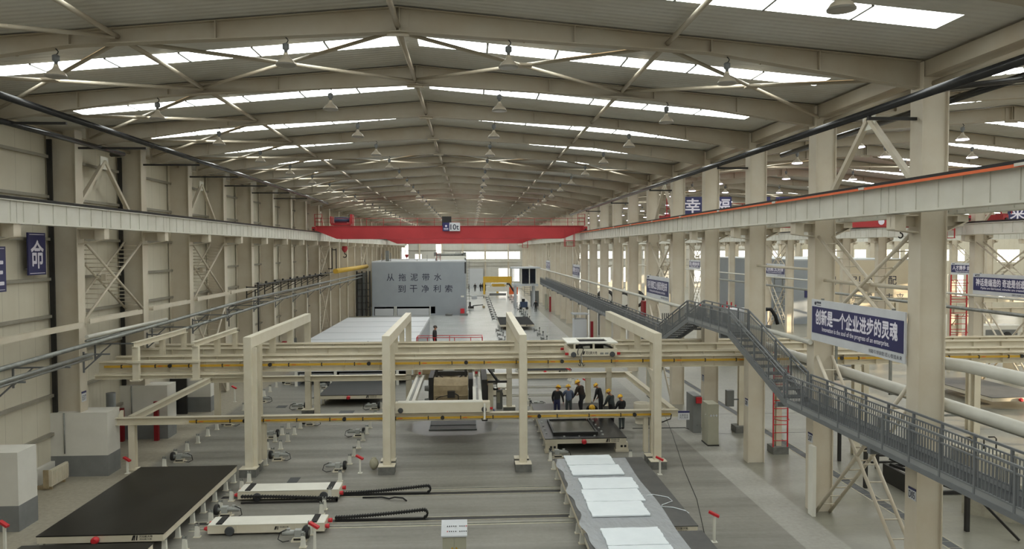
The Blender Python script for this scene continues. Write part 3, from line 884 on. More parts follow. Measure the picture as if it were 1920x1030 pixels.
crane(35.59, 56.01, 49.5, 10.6, 11.43, 'red crane in the third hall at the right edge of the photo', None, two=True, trolley_x=44.0)
# load sign and lamp box on the nearest crane
yy = 72.68
sg = MB().box(-2.0, -0.98, yy - 0.05, yy, 10.93, 11.75).build('sign_board', SIGNW, c1, world=True)
text('load_lettering', '10t', 0.8, 0.52, (-1.9, yy - 0.05, 11.07), (1, 0, 0), (0, 0, 1), INK, sg, bold=0.03)
sb = MB().box(-2.66, -2.0, yy - 0.05, yy, 10.93, 11.75).build('blue_board', BLUE, c1, world=True)
m = MB().disc((-2.33, yy - 0.052, 11.42), 0.12, 0.01, 4, 'Y')
for i in range(4): m.box(-2.55 + i * 0.115, -2.47 + i * 0.115, yy - 0.056, yy - 0.05, 11.14, 11.22)
m.box(-2.55, -2.12, yy - 0.056, yy - 0.05, 11.05, 11.08); m.build('emblem', LETTER, sb, world=True)
MB().box(-2.72, -1.82, yy, yy + 0.4, 11.45, 12.35).build('lamp_box', BLACK, c1, world=True)

# ------------------------------------------------------------------ heating and cable pipes
def pipe(name, pts, r, m, label, cat='pipe', n=10, group=None):
    o = MB().path(pts, r, n).build(name, m)
    return tag(o, label, cat, group)
pipe('sprinkler_pipe', [(10.5, 8.0, 12.72), (10.5, 78, 12.72)], 0.105, BPIPE, 'long black pipe hung above the walkway row on the hall side', n=12)
pipe('sprinkler_pipe', [(12.95, 13.0, 13.2), (12.95, 30.5, 13.02)], 0.10, BPIPE, 'short black pipe behind the walkway row under the roof', n=12)
pipe('sprinkler_pipe', [(-13.14, 16, 13.53), (-13.14, 70, 13.44)], 0.105, BPIPE, 'long black pipe under the left roof slope', n=12)
pipe('sprinkler_pipe', [(-14.9, 20, 13.28), (-14.9, 33.2, 13.30), (-15.5, 33.4, 13.3)], 0.10, BPIPE, 'short black pipe close to the top of the left wall', n=12)
pipe('branch_pipe', [(10.5, 17.4, 12.72), (11.2, 17.0, 12.9), (13.4, 16.6, 13.1)], 0.07, BLACK, 'black branch between the two pipes at the upper right')
for n, y in enumerate((19.22, 31.22, 43.22, 55.22, 67.22)):
    tag(MB().box(10.46, 11.80, y - 0.04, y + 0.04, 12.52, 12.6).box(10.46, 10.54, y - 0.03, y + 0.03, 12.6, 12.63).build('pipe_hanger', BLACK), '%s black bracket arm from the front under the long right pipe' % nth(n + 1), 'pipe hanger', 'hangers of the right black pipe')
for n, y in enumerate((25.22, 31.22, 37.22, 43.22, 49.22, 55.22, 61.22)):
    tag(MB().box(-15.78, -13.1, y - 0.04, y + 0.04, 13.25, 13.33).build('pipe_hanger', BLACK), '%s black bracket arm from the front under the long left pipe' % nth(n + 1), 'pipe hanger', 'hangers of the left black pipe')

pipe('heating_pipe', [(-14.9, 20.0, 5.32), (-14.9, 52, 5.86), (-14.9, 109, 5.80)], 0.085, GALV, 'upper of two long grey pipes along the left wall')
pipe('heating_pipe', [(-14.9, 34.0, 4.98), (-14.9, 60, 5.3), (-14.9, 109, 5.40)], 0.085, GALV, 'lower of two long grey pipes along the left wall')
pipe('heating_pipe', [(-14.9, 19.0, 4.9), (-14.9, 30.2, 5.06)], 0.07, GALV, 'short lower grey pipe ending at the second left column')
pipe('heating_pipe', [(-14.92, 19.0, 4.76), (-14.92, 30.2, 4.92)], 0.05, GALV, 'thin grey pipe under the short one at the second left column')
pipe('heating_pipe', [(-15.2, 30.4, 5.72), (-15.2, 38.2, 5.70)], 0.08, PIPE, 'pale pipe across the second and third left columns')
pipe('heating_pipe', [(-15.24, 30.4, 5.56), (-15.24, 38.0, 5.55)], 0.05, GALV, 'thin pipe just under the pale pipe at the second left column')
def tray(y0, y1, z, x, label):
    o = MB().extr([(-0.11, -0.1), (0.11, -0.1), (0.11, 0.1), (0.09, 0.1), (0.09, -0.085), (-0.09, -0.085), (-0.09, 0.1), (-0.11, 0.1)], (x, y0, z), (x, y1, z)).build('cable_tray', CREAM)
    tag(o, label, 'cable tray', 'cream cable trays on the left wall')
tray(24.6, 30.9, 6.15, -15.66, 'cream cable tray left of the second left column')
tray(31.4, 36.3, 6.25, -15.66, 'cream cable tray between the second and third left columns')
tray(37.5, 42.4, 6.3, -15.66, 'cream cable tray right of the third left column')
tray(43.5, 49.3, 6.35, -15.66, 'cream cable tray between the fourth and fifth left columns')
tray(49.5, 55.3, 6.4, -15.66, 'cream cable tray right of the fifth left column')
# wall brackets carrying the pipes
def bracket(y, x0, z, label, drop=0.0, m=DGREY):
    b = MB().box(x0, -14.7, y - 0.03, y + 0.03, z - 0.13, z - 0.07).bar((x0, y, z - 0.75), (x0 + 0.7, y, z - 0.12), 0.05, 0.05).box(x0 - 0.03, x0 + 0.03, y - 0.03, y + 0.03, z - 0.85, z)
    tag(b.build('pipe_bracket', m), label, 'pipe bracket', 'brackets of the left wall pipes')
for n, y in enumerate([25.4, 28.2, 31.2, 34.2, 37.2, 40.2, 43.2, 46.2, 49.2, 52.2, 55.2, 58.2, 61.2, 64.2, 67.2, 73.2, 79.2, 85.2, 91.2, 97.2]):
    zz = 5.0 + 0.02 * (y - 30) if y < 60 else 5.35
    bracket(y, XL1 + 0.03 if abs((y - Y0) / 6 - round((y - Y0) / 6)) < 0.05 else XW + 0.20, zz, '%s dark bracket from the front under the grey left wall pipes' % nth(n + 1))
# black gas line and yellow duct further along
pipe('gas_pipe', [(-14.9, 53.3, 0.3), (-14.9, 53.3, 6.6), (-14.95, 53.4, 6.68), (-14.95, 82, 6.72)], 0.05, BLACK, 'black pipe rising before the left columns and running on to the yellow duct')
pipe('gas_pipe', [(-15.0, 47.2, 4.4), (-15.0, 47.2, 5.5), (-15.0, 47.3, 5.6), (-15.0, 82, 5.75)], 0.03, BLACK, 'thin black pipe above the two grey pipes on the left wall')
for n, y in enumerate([53.4, 55.5, 58.0, 60.4, 62.9, 65.4, 68.0, 70.5, 73.0, 75.6, 78.0]):
    q = MB().box(-15.75, -14.6, y - 0.03, y + 0.03, 6.5, 6.57).bar((-15.7, y, 6.0), (-14.75, y, 6.52), 0.05, 0.05).box(-15.75, -15.68, y - 0.03, y + 0.03, 5.7, 6.6)
    q.lathe((-14.95, y + 0.1, 6.8), [(0.08, -0.1), (0.08, 0.1)], 8, 'Y')
    tag(q.build('black_bracket', BLACK), '%s black triangular bracket from the front carrying the black pipe' % nth(n + 1), 'pipe bracket', 'black pipe brackets')
o = pipe('air_duct', [(-14.9, 83.5, 6.78), (-14.9, 108.5, 6.75)], 0.28, YEL2, 'yellow corrugated duct along the left wall before the grey chamber', 'duct', 16)
# tall black guide rails by the left wall
tag(MB().box(-15.4, -15.3, 84, 84.1, 7.0, 9.4).box(-14.95, -14.85, 84, 84.1, 7.04, 9.3).box(-15.4, -14.85, 84, 84.1, 9.1, 9.2).box(-15.8, -15.3, 84, 84.1, 7.0, 7.1).build('guide_frame', BLACK), 'black upright guide frame above the start of the yellow duct', 'guide frame')

# pipes in the second hall beside the walkway row
pipe('insulated_pipe', [(12.75, 34.0, 4.95), (12.75, 8, 4.95)], 0.16, PIPE, 'thick white pipe low behind the near walkway columns', n=16)
pipe('insulated_pipe', [(12.53, 19.25, 6.08), (12.85, 18.6, 6.08), (12.9, 8, 6.08)], 0.17, PIPE, 'thick white pipe leaving the nearest walkway column to the right', n=16)
pipe('steam_pipe', [(13.2, 30.0, 4.62), (13.2, 8, 4.75)], 0.10, GALV, 'grey steel pipe below the thick white pipe', n=12)
pipe('tie_pipe', [(12.14, 19.48, 8.05), (12.14, 24.96, 8.05)], 0.055, CREAM, 'white tie tube through the bracing of the nearest walkway bay')
pipe('tie_pipe', [(12.14, 25.48, 8.4), (12.14, 30.96, 8.42)], 0.05, CREAM, 'white tie tube between the second and third walkway columns')
pipe('water_pipe', [(11.68, 25.0, 5.92), (11.68, 150, 5.92)], 0.09, PIPE, 'white pipe running far along the hall side of the walkway row')
pipe('water_pipe', [(X2 - 0.45, 36, 5.92), (X2 - 0.45, 150, 5.92)], 0.08, PIPE, 'white pipe along the second row of columns')
pipe('steam_pipe', [(X2 - 0.9, 20, 5.0), (X2 - 0.9, 100, 5.0)], 0.12, GALV, 'grey pipe along the second row below the banners')
for n, (x, y, z0, z1) in enumerate(((13.25, 26.3, 4.35, 5.9), (13.25, 22.8, 4.5, 6.2), (13.3, 16.9, 3.9, 6.1), (13.25, 20.2, 4.4, 6.0))):
    q = MB().box(x - 0.035, x + 0.035, y - 0.035, y + 0.035, z0, z1).box(x - 0.035, x + 0.6, y - 0.03, y + 0.03, z0, z0 + 0.06).bar((x, y, z0 + 0.45), (x + 0.5, y, z0 + 0.05), 0.05, 0.05)
    tag(q.build('pipe_hanger', GALV), '%s grey angle hanger of the thick pipes from the front' % nth((4, 3, 1, 2)[n]), 'pipe hanger', 'hangers of the thick pipes')
# ------------------------------------------------------------------ portal frames of the concrete transport line
def box_foot(parent, x, y, w_=0.66, l=0.5, h=0.35):
    MB().box(x - w_ / 2, x + w_ / 2, y - l / 2, y + l / 2, 0, h - 0.03).build('concrete_foot', CONC, parent, world=True)
    MB().box(x - w_ / 2 - 0.01, x + w_ / 2 + 0.01, y - l / 2 - 0.01, y + l / 2 + 0.01, h - 0.03, h).build('base_plate', CREAM2, parent, world=True)
def hpost(x, y, z0, z1, bx=0.3, by=0.3):
    return MB().ibeam((x, y, z0), (x, y, z1), by, bx, 0.02, 0.014, up=(0, 1, 0))
PX = (-8.98, -3.45, 2.14, 7.76)
PW = ('leftmost', 'second from the left', 'third from the left', 'rightmost')
for x, wd in zip(PX, PW):
    t = thing('portal_frame', 'cream steel portal frame of the transport line, ' + wd, 'portal frame', (x, 30.6, 0), group='portal frames')
    w_ = 0.46 if x < -5 else 0.3
    MB().box(x - 0.15, x + 0.15, 30.45, 30.75, 0.35, 5.2).build('front_post', CREAM2, t, world=True)
    if x < -5:
        MB().box(x + 0.15, x + 0.3, 30.62, 30.75, 0.35, 5.2).build('post_flange', CREAM2, t, world=True)
    hpost(x, 41.6, 0.1, 5.2).build('rear_post', CREAM2, t, world=True)
    m = MB().box(x - 0.15, x + 0.15, 30.45, 41.75, 5.2, 5.64)
    m.build('top_beam', CREAM2, t, world=True)
    for yy in (34.3, 37.6): hpost(x, yy, 4.5, 5.2, 0.24, 0.24).build('hanger_post', CREAM2, t, world=True)
    hpost(x + 0.1, 31.55, 0.35, 5.2, 0.3, 0.3).build('second_post', CREAM2, t, world=True)
    MB().hexa([(x - 0.12, 30.75, 3.46), (x + 0.12, 30.75, 3.46), (x + 0.12, 31.4, 3.75), (x - 0.12, 31.4, 3.75), (x - 0.12, 30.75, 4.02), (x + 0.12, 30.75, 4.02), (x + 0.12, 32.1, 4.02), (x - 0.12, 32.1, 4.02)]).build('girder_bracket', CREAM2, t, world=True)
    box_foot(t, x, 30.5); box_foot(t, x - 0.02, 31.3, 0.6, 0.45); box_foot(t, x, 41.6)

# smaller hanging frames at the left end
for x, wd in ((-13.7, 'left'), (-11.3, 'right')):
    t = thing('hanging_frame', 'small cream hanging frame at the left end of the line, the %s one' % wd, 'hanging frame', (x, 31.3, 3.85), group='hanging frames at the left end')
    MB().box(x - 0.12, x + 0.12, 31.2, 31.4, 3.85, 5.2).build('front_hanger', CREAM2, t, world=True)
    for yy in (33.9, 36.4): hpost(x, yy, 4.5, 5.2, 0.2, 0.2).build('rear_hanger', CREAM2, t, world=True)
    MB().ibeam((x, 31.1, 5.3), (x, 36.7, 5.3), 0.2, 0.2).build('top_beam', CREAM2, t, world=True)
    MB().box(x - 0.2, x + 0.2, 31.15, 31.45, 3.8, 3.86).build('end_plate', CREAM2, t, world=True)
tag(MB().box(-14.0, -11.1, 31.1, 31.22, 4.55, 4.64).build('tie_rail', CREAM2), 'thin cream rail joining the two small hanging frames', 'rail')

# long girders that carry the shuttle
def girder_x(x0, x1, y, z0, z1, label, yellow=False, w_=0.3, m=CREAM2, every=1.45):
    t = thing('track_girder', label, 'track girder', ((x0 + x1) / 2, y, z0))
    MB().ibeam((x0, y, (z0 + z1) / 2), (x1, y, (z0 + z1) / 2), z1 - z0, w_, 0.02, 0.014).build('girder', m, t, world=True)
    MB().box(x0, x1, y - 0.03, y + 0.03, z1, z1 + 0.05).build('rail', CREAM, t, world=True)
    n = int((x1 - x0) / every)
    for i in range(1, n):
        x = x0 + (x1 - x0) * i / n
        MB().box(x - 0.006, x + 0.006, y - w_ / 2 + 0.01, y - 0.01, z0 + 0.02, z1 - 0.02).build('stiffener', m, t, world=True)
    if yellow:
        yb = y - w_ / 2 - 0.03
        zz = z0 + (z1 - z0) * (0.62 if z1 - z0 > 0.4 else 0.52)
        xa = x0 + yellow
        bar = MB().box(xa, x1 - 0.2, yb - 0.035, yb + 0.02, zz - 0.045, zz + 0.045).build('yellow_power_bar', YEL, t, world=True)
        x = xa + 0.7; i = 0
        while x < x1 - 0.4:
            MB().box(x - 0.02, x + 0.02, yb - 0.05, yb + 0.03, zz - 0.075, zz + 0.075).build('bar_clamp', BLACK, bar, world=True)
            if i % 2 == 1: MB().box(x + 0.12, x + 0.3, yb - 0.04, yb - 0.03, zz - 0.008, zz + 0.012).build('red_mark', RED2, bar, world=True)
            if i % 3 == 1: MB().disc((x + 0.6, yb - 0.02, zz + 0.01), 0.085, 0.1, 8, 'Y').build('feed_box', BLACK, bar, world=True)
            x += 1.37; i += 1
    return t
girder_x(-15.5, 33.8, 31.95, 4.03, 4.5, 'long cream girder with a yellow power bar, nearest of the high girders', 0.3)
girder_x(-15.5, 33.8, 33.45, 4.12, 4.5, 'long cream girder just behind the one with the yellow bar')
girder_x(-15.5, 33.8, 35.95, 4.12, 4.5, 'cream girder third from the front across the hall')
girder_x(-15.5, 33.8, 37.5, 4.12, 4.5, 'cream girder fourth from the front across the hall')
girder_x(-15.5, -9.0, 31.6, 3.84, 4.0, 'short cream girder under the left end of the yellow-barred girder')
# posts of the high girders in the second hall
for n, x in enumerate((17.0, 22.5, 28.0, 33.0)):
    hpost(x, 31.95, 0, 4.03, 0.28, 0.28).build('girder_post', CREAM2)
    o = bpy.context.scene.objects[-1] if False else COL.objects[-1]
    tag(o, '%s cream post from the walkway row under the long girder in the second hall' % nth(n + 1), 'post', 'girder posts in the second hall')
for n, x in enumerate((15.2, 19.6, 25.0, 30.4)):
    hpost(x, 35.95, 0, 4.12, 0.26, 0.26).build('girder_post', CREAM2)
    tag(COL.objects[-1], '%s cream post from the walkway row under the third girder in the second hall' % nth(n + 1), 'post', 'rear girder posts in the second hall')

# low ring of rails for the casting machine
lr = thing('low_rail_frame', 'low cream rail frame with a yellow bar, standing on posts around the casting bay', 'rail frame', (-3, 31.7, 0))
MB().ibeam((-14.8, 31.7, 2.05), (8.95, 31.7, 2.05), 0.3, 0.3).build('front_rail', CREAM2, lr, world=True)
MB().ibeam((-14.7, 41.6, 2.05), (9.1, 41.6, 2.05), 0.3, 0.3).build('rear_rail', CREAM2, lr, world=True)
MB().ibeam((-14.2, 31.85, 2.1), (-14.2, 41.45, 2.1), 0.26, 0.26).build('left_cross_rail', CREAM2, lr, world=True)
MB().ibeam((8.75, 31.85, 2.1), (8.75, 41.45, 2.1), 0.26, 0.26).build('right_cross_rail', CREAM2, lr, world=True)
yb = 31.52
bar = MB().box(-11.7, 8.6, yb - 0.035, yb + 0.02, 1.99, 2.07).build('yellow_power_bar', YEL, lr, world=True)
x = -11.4; i = 0
while x < 8.6:
    MB().box(x - 0.02, x + 0.02, yb - 0.05, yb + 0.03, 1.955, 2.105).build('bar_clamp', BLACK, bar, world=True)
    if i % 2 == 0: MB().box(x + 0.1, x + 0.28, yb - 0.042, yb - 0.034, 2.01, 2.03).build('red_mark', RED2, bar, world=True)
    if i % 3 == 1: MB().disc((x + 0.6, yb - 0.02, 2.03), 0.085, 0.1, 8, 'Y').build('feed_box', BLACK, bar, world=True)
    x += 1.37; i += 1
for x in (-14.1,): hpost(x, 31.75, 0.05, 1.9, 0.26, 0.26).build('post', CREAM2, lr, world=True)
for x in (-8.72, -3.4, 2.2, 7.55): hpost(x, 31.75, 0.35, 1.9, 0.2, 0.2).build('post', CREAM2, lr, world=True)
for x in (-13.9, -8.5, 0.9 + 0.2, 6.6): hpost(x, 41.6, 0.0, 1.9, 0.28, 0.28).build('post', CREAM2, lr, world=True)
MB().box(-14.3, -13.9, 31.55, 31.95, 0, 0.05).build('base_plate', CREAM2, lr, world=True)
for x in (-14.55,): MB().hexa([(x - 0.1, 31.65, 2.2), (x + 0.1, 31.65, 2.2), (x + 0.1, 31.75, 2.2), (x - 0.1, 31.75, 2.2), (x, 31.65, 2.5), (x + 0.1, 31.65, 2.5), (x + 0.1, 31.75, 2.5), (x, 31.75, 2.5)]).build('end_stop', CREAM2, lr, world=True)
sg = MB().box(8.9, 9.4, 31.48, 31.52, 1.78, 2.17).build('notice_board', SIGNW, lr, world=True)
MB().box(8.9, 9.4, 31.475, 31.482, 2.08, 2.17).build('notice_band', BLUE, sg, world=True)
text('notice_lettering', '注意安全\n闲人免进', 0.38, 0.2, (8.96, 31.48, 1.83), (1, 0, 0), (0, 0, 1), INK, sg)
tag(MB().path([(8.6, 31.45, 2.03), (8.55, 31.4, 1.85), (8.2, 31.4, 1.72), (7.9, 31.45, 1.68)], 0.025, 6).build('power_cable', RUBBER), 'black cable looping from the end of the yellow bar', 'cable')

# concrete shuttle on the high girders
sh = thing('concrete_shuttle', 'cream concrete shuttle with an open hopper on the high girders', 'shuttle', (5.2, 32.7, 4.55))
for y, nm in ((31.75, 'front_side'), (33.45, 'rear_side')):
    MB().box(4.22, 6.28, y - 0.05, y + 0.05, 4.55, 4.86).build(nm, CREAM2, sh, world=True)
for x in (4.22, 6.2): MB().box(x, x + 0.08, 31.8, 33.4, 4.55, 4.86).build('end_side', CREAM2, sh, world=True)
m = MB()
for a, b, c, d in ((4.12, 6.32, 31.7, 32.02), (4.12, 6.32, 33.1, 33.5), (4.12, 4.7, 32.02, 33.1), (5.95, 6.32, 32.02, 33.1)): m.box(a, b, c, d, 5.08, 5.14)
m.build('top_plate', WHITE, sh, world=True)
m = MB(); A = [(4.7, 32.02, 5.1), (5.95, 32.02, 5.1), (5.95, 33.1, 5.1), (4.7, 33.1, 5.1)]; Bq = [(4.95, 32.3, 4.6), (5.7, 32.3, 4.6), (5.7, 32.8, 4.6), (4.95, 32.8, 4.6)]
for i in range(4): m.quad(A[i], A[(i + 1) % 4], Bq[(i + 1) % 4], Bq[i])
m.quad(*Bq); m.build('hopper', BLACK, sh, world=True)
for x in (4.45, 5.28, 6.18):
    for y in (31.78, 33.42): MB().box(x - 0.04, x + 0.04, y - 0.04, y + 0.04, 4.86, 5.08).build('corner_post', CREAM2, sh, world=True)
for x in (4.4, 6.08):
    for y in (31.68, 33.52): MB().lathe((x, y, 4.62), [(0.10, -0.04), (0.115, -0.02), (0.115, 0.04)], 18, 'Y').build('wheel', DGREY2, sh, world=True)
for x in (4.12, 6.36):
    for y in (31.78, 33.42): MB().lathe((x, y, 4.64), [(0.06, -0.07), (0.06, 0.07)], 10, 'X').build('bumper', RED2, sh, world=True)
MB().path([(4.5, 31.85, 4.92), (4.75, 31.85, 5.0), (5.2, 31.85, 5.02), (5.7, 31.85, 5.03), (5.95, 31.85, 4.95), (6.1, 31.85, 4.86)], 0.035, 8).build('hose', RUBBER, sh, world=True)
MB().box(4.5, 4.75, 32.0, 32.3, 4.6, 4.95).build('pump', BLACK, sh, world=True)
for a in (4.85, 5.75): MB().box(a, a + 0.3, 31.95, 32.0, 4.86, 5.02).build('control_box', WHITE, sh, world=True)
m = MB().hexa([(4.78, 31.695, 4.62), (4.86, 31.695, 4.62), (4.9, 31.695, 4.76), (4.82, 31.695, 4.76), (4.78, 31.7, 4.62), (4.86, 31.7, 4.62), (4.9, 31.7, 4.76), (4.82, 31.7, 4.76)])
m.build('emblem', INKB, sh, world=True)
text('maker_lettering', '河北新大地', 0.5, 0.14, (4.92, 31.7, 4.62), (1, 0, 0), (0, 0, 1), INKB, sh, bold=0.02)
for a in (5.55, 5.76): MB().box(a, a + 0.15, 31.69, 31.7, 4.62, 4.7).build('data_plate', GALV, sh, world=True)
pole = MB().bar((4.72, 31.66, 4.62), (4.74, 31.55, 4.2), 0.05, 0.05).build('current_collector_arm', WHITE, sh, world=True)
MB().path([(4.6, 31.7, 4.6), (4.56, 31.62, 4.75), (4.62, 31.62, 4.95), (4.75, 31.62, 4.97), (4.82, 31.62, 4.85), (4.72, 31.62, 4.62), (4.72, 31.55, 4.3), (4.65, 31.5, 4.15), (4.58, 31.5, 4.22)], 0.018, 6).build('collector_cable', RUBBER, sh, world=True)
MB().path([(4.74, 31.55, 4.3), (4.8, 31.5, 4.15), (4.86, 31.5, 4.22)], 0.018, 6).build('collector_cable', RUBBER, sh, world=True)
# ------------------------------------------------------------------ grey steel walkway beside the right column row
WX0, WX1 = 10.6, 11.42
def railing(parent, x, ya, za, yb, zb, step=1.2, bal=0.115, h=0.92, name='railing'):
    """railing along y from (ya, za) to (yb, zb); z is deck height"""
    m = MB(); L = abs(yb - ya)
    def Z(y): return za + (zb - za) * (y - ya) / (yb - ya)
    n = max(1, round(L / step))
    for i in range(n + 1):
        y = ya + (yb - ya) * i / n; z = Z(y); m.box(x - 0.028, x + 0.028, y - 0.028, y + 0.028, z - 0.12, z + h)
    for dz, r in ((h, 0.026), (h - 0.15, 0.018), (0.12, 0.018)):
        m.bar((x, ya, za + dz), (x, yb, zb + dz), 2 * r, 2 * r)
    n = int(L / bal)
    for i in range(1, n):
        y = ya + (yb - ya) * i / n; z = Z(y); m.box(x - 0.010, x + 0.010, y - 0.010, y + 0.010, z + 0.12, z + h - 0.15)
    return m.build(name, DGREY, parent, world=True)
def level(t, ya, yb, z):
    MB().box(WX0 + 0.03, WX1 - 0.03, ya, yb, z - 0.04, z).build('deck', DGREY2, t, world=True)
    for x in (WX0, WX1):
        MB().box(x - 0.03, x + 0.03, ya, yb, z - 0.15, z - 0.02).build('stringer', DGREY, t, world=True)
        MB().box(x - 0.012, x + 0.012, ya, yb, z - 0.02, z + 0.10).build('toe_board', GRATE, t, world=True)
def flight(t, ya, za, yb, zb):
    for x in (WX0, WX1):
        s = MB().bar((x, ya, za - 0.06), (x, yb, zb - 0.06), 0.06, 0.22); s.build('stringer', DGREY, t, world=True)
    n = 10
    for i in range(n):
        f_ = (i + 0.5) / n; y = ya + (yb - ya) * f_; z = za + (zb - za) * f_
        MB().box(WX0 + 0.03, WX1 - 0.03, y - 0.26, y + 0.26, z + 0.02, z + 0.05).build('tread', DGREY2, t, world=True)
Z1, Z2 = 3.98, 5.70
t = thing('walkway', 'near length of grey steel walkway with bar railings at the lower right', 'walkway', (11, 16, Z1))
level(t, 8.0, 24.45, Z1)
for x in (WX0, WX1): railing(t, x, 8.0, Z1, 24.4, Z1)
for k in (-1, 0, 1): MB().box(10.6, 11.78, FY(k) - 0.08, FY(k) + 0.08, Z1 - 0.32, Z1 - 0.16).build('support_bracket', DGREY, t, world=True)
t = thing('staircase', 'grey steel stair flight climbing from the near walkway to the bridge', 'stairs', (11, 27, Z1))
flight(t, 24.45, Z1, 30.1, Z2)
for x in (WX0, WX1): railing(t, x, 24.6, Z1 + 0.05, 30.0, Z2 - 0.03, 1.35)
t = thing('walkway_bridge', 'raised grey steel bridge crossing over the cream girders', 'walkway', (11, 33, Z2))
level(t, 30.1, 35.9, Z2)
for x in (WX0, WX1): railing(t, x, 30.1, Z2, 35.85, Z2, 1.1)
MB().box(10.6, 11.78, 31.1, 31.3, Z2 - 0.35, Z2 - 0.16).build('support_bracket', DGREY, t, world=True)
t = thing('staircase', 'grey steel stair flight descending behind the raised bridge', 'stairs', (11, 38.5, Z1))
flight(t, 41.4, Z1, 35.9, Z2)
for x in (WX0, WX1): railing(t, x, 41.3, Z1 + 0.05, 36.0, Z2 - 0.03, 1.35)
t = thing('walkway', 'long far length of grey steel walkway leading to the glazed cabin', 'walkway', (11, 77, Z1))
level(t, 41.4, 113.0, Z1)
for x in (WX0, WX1): railing(t, x, 41.4, Z1, 113.0, Z1, 1.2, 0.13)
for k in range(4, 16): MB().box(10.6, 11.78, FY(k) - 0.08, FY(k) + 0.08, Z1 - 0.32, Z1 - 0.16).build('support_bracket', DGREY, t, world=True)

# ------------------------------------------------------------------ glazed control cabin on legs
t = thing('control_cabin', 'white control cabin with dark windows on legs at the end of the walkway', 'cabin', (8.3, 115, 0))
MB().box(6.4, 10.3, 113.0, 117.0, 3.55, 3.85).build('floor_slab', GREYLT, t, world=True)
MB().box(6.2, 10.6, 112.6, 117.2, 6.2, 6.42).build('roof_slab', GREYLT, t, world=True)
for x in (6.55, 7.75, 8.95, 9.95):
    for y in (113.1, 116.9): MB().box(x - 0.07, x + 0.07, y - 0.07, y + 0.07, 3.85, 6.2).build('mullion', WHITE, t, world=True)
for a, b in ((7.82, 8.88), (9.02, 9.88)): MB().box(a, b, 113.08, 113.12, 3.95, 6.2).build('dark_window', GLASSD, t, world=True)
MB().box(6.62, 7.68, 113.08, 113.12, 3.95, 6.2).build('window_pane', GLASS, t, world=True)
for x in (6.5, 10.0): MB().box(x - 0.02, x + 0.02, 113.2, 116.8, 3.95, 6.2).build('side_window', GLASS, t, world=True)
MB().box(8.0, 9.9, 116.85, 116.9, 3.85, 6.2).build('rear_panel', GREYLT, t, world=True)
for x in (6.9, 9.7):
    for y in (113.6, 116.4): MB().box(x - 0.14, x + 0.14, y - 0.14, y + 0.14, 0, 3.55).build('leg', GREYLT, t, world=True)
for x, s in ((6.9, -1), (9.7, 1)): MB().bar((x, 113.6, 2.9), (x + s * 0.6, 113.6, 3.55), 0.07, 0.07).build('knee_brace', GREYLT, t, world=True)
m = MB()
for x in (8.2, 9.1): m.box(x - 0.03, x + 0.03, 113.2, 113.26, 2.0, 3.55)
for i in range(5): m.box(8.2, 9.1, 113.2, 113.26, 2.1 + i * 0.3, 2.14 + i * 0.3)
m.build('under_ladder', DGREY, t, world=True)

# ------------------------------------------------------------------ tall grey curing chamber
cx0, cx1, cy = -13.6, -0.66, 104.0
t = thing('curing_chamber', 'tall grey panel curing chamber with dark blue slogan lettering', 'chamber', (-7.1, 104, 0))
m = MB()
for a, b, c, d in wall_cells(cx0, cx1, 0, 7.4, [(-13.3, -10.6, 0.0, 1.22), (-10.2, -5.7, 0.0, 1.22), (-5.5, -4.9, 0.25, 1.22)]): m.box(a, b, cy, cy + 0.2, c, d)
m.build('front_wall', GREYPANEL, t, world=True)
MB().box(cx0, cx0 + 0.2, cy + 0.2, 130, 0, 7.4).build('side_wall', GREYPANEL, t, world=True)
MB().box(cx1 - 0.2, cx1, cy + 0.2, 130, 0, 7.4).build('side_wall', GREYPANEL, t, world=True)
MB().box(cx0, cx1, cy, 130, 7.4, 7.55).build('roof', GREYLT, t, world=True)
MB().box(cx0, cx1, 129.8, 130, 0, 7.4).build('rear_wall', GREYPANEL, t, world=True)
for a, b in ((-13.2, -10.65), (-10.15, -5.75)): MB().box(a, b, cy - 0.06, cy, 0.02, 0.98).build('lift_door', GREYLT, t, world=True)
for x in (-10.5, -10.3, -5.62): MB().box(x - 0.05, x + 0.05, cy - 0.1, cy, 0, 1.3).build('door_post', WHITE, t, world=True)
for i, ch in enumerate('从拖泥带水'): text('slogan_character', ch, 1.0, 1.0, (-11.55 + i * 1.63, cy - 0.002, 4.82), (1, 0, 0), (0, 0, 1), INK, t, bold=0.012)
for i, ch in enumerate('到干净利索'): text('slogan_character', ch, 1.0, 1.0, (-10.0 + i * 1.62, cy - 0.002, 3.22), (1, 0, 0), (0, 0, 1), INK, t, bold=0.012)
MB().box(-1.35, -0.9, cy - 0.03, cy, 2.5, 2.72).build('sensor_box', WHITE, t, world=True)
m = MB()
for x in (-0.55, -0.15): m.box(x - 0.025, x + 0.025, cy + 0.2, cy + 0.26, 0.3, 7.8)
for i in range(18): m.box(-0.55, -0.15, cy + 0.21, cy + 0.25, 0.6 + i * 0.4, 0.63 + i * 0.4)
m.build('access_ladder', GALV, t, world=True)
MB().box(-0.8, -0.6, cy - 0.05, cy + 0.1, 5.8, 7.4).build('corner_bar', BLACK, t, world=True)
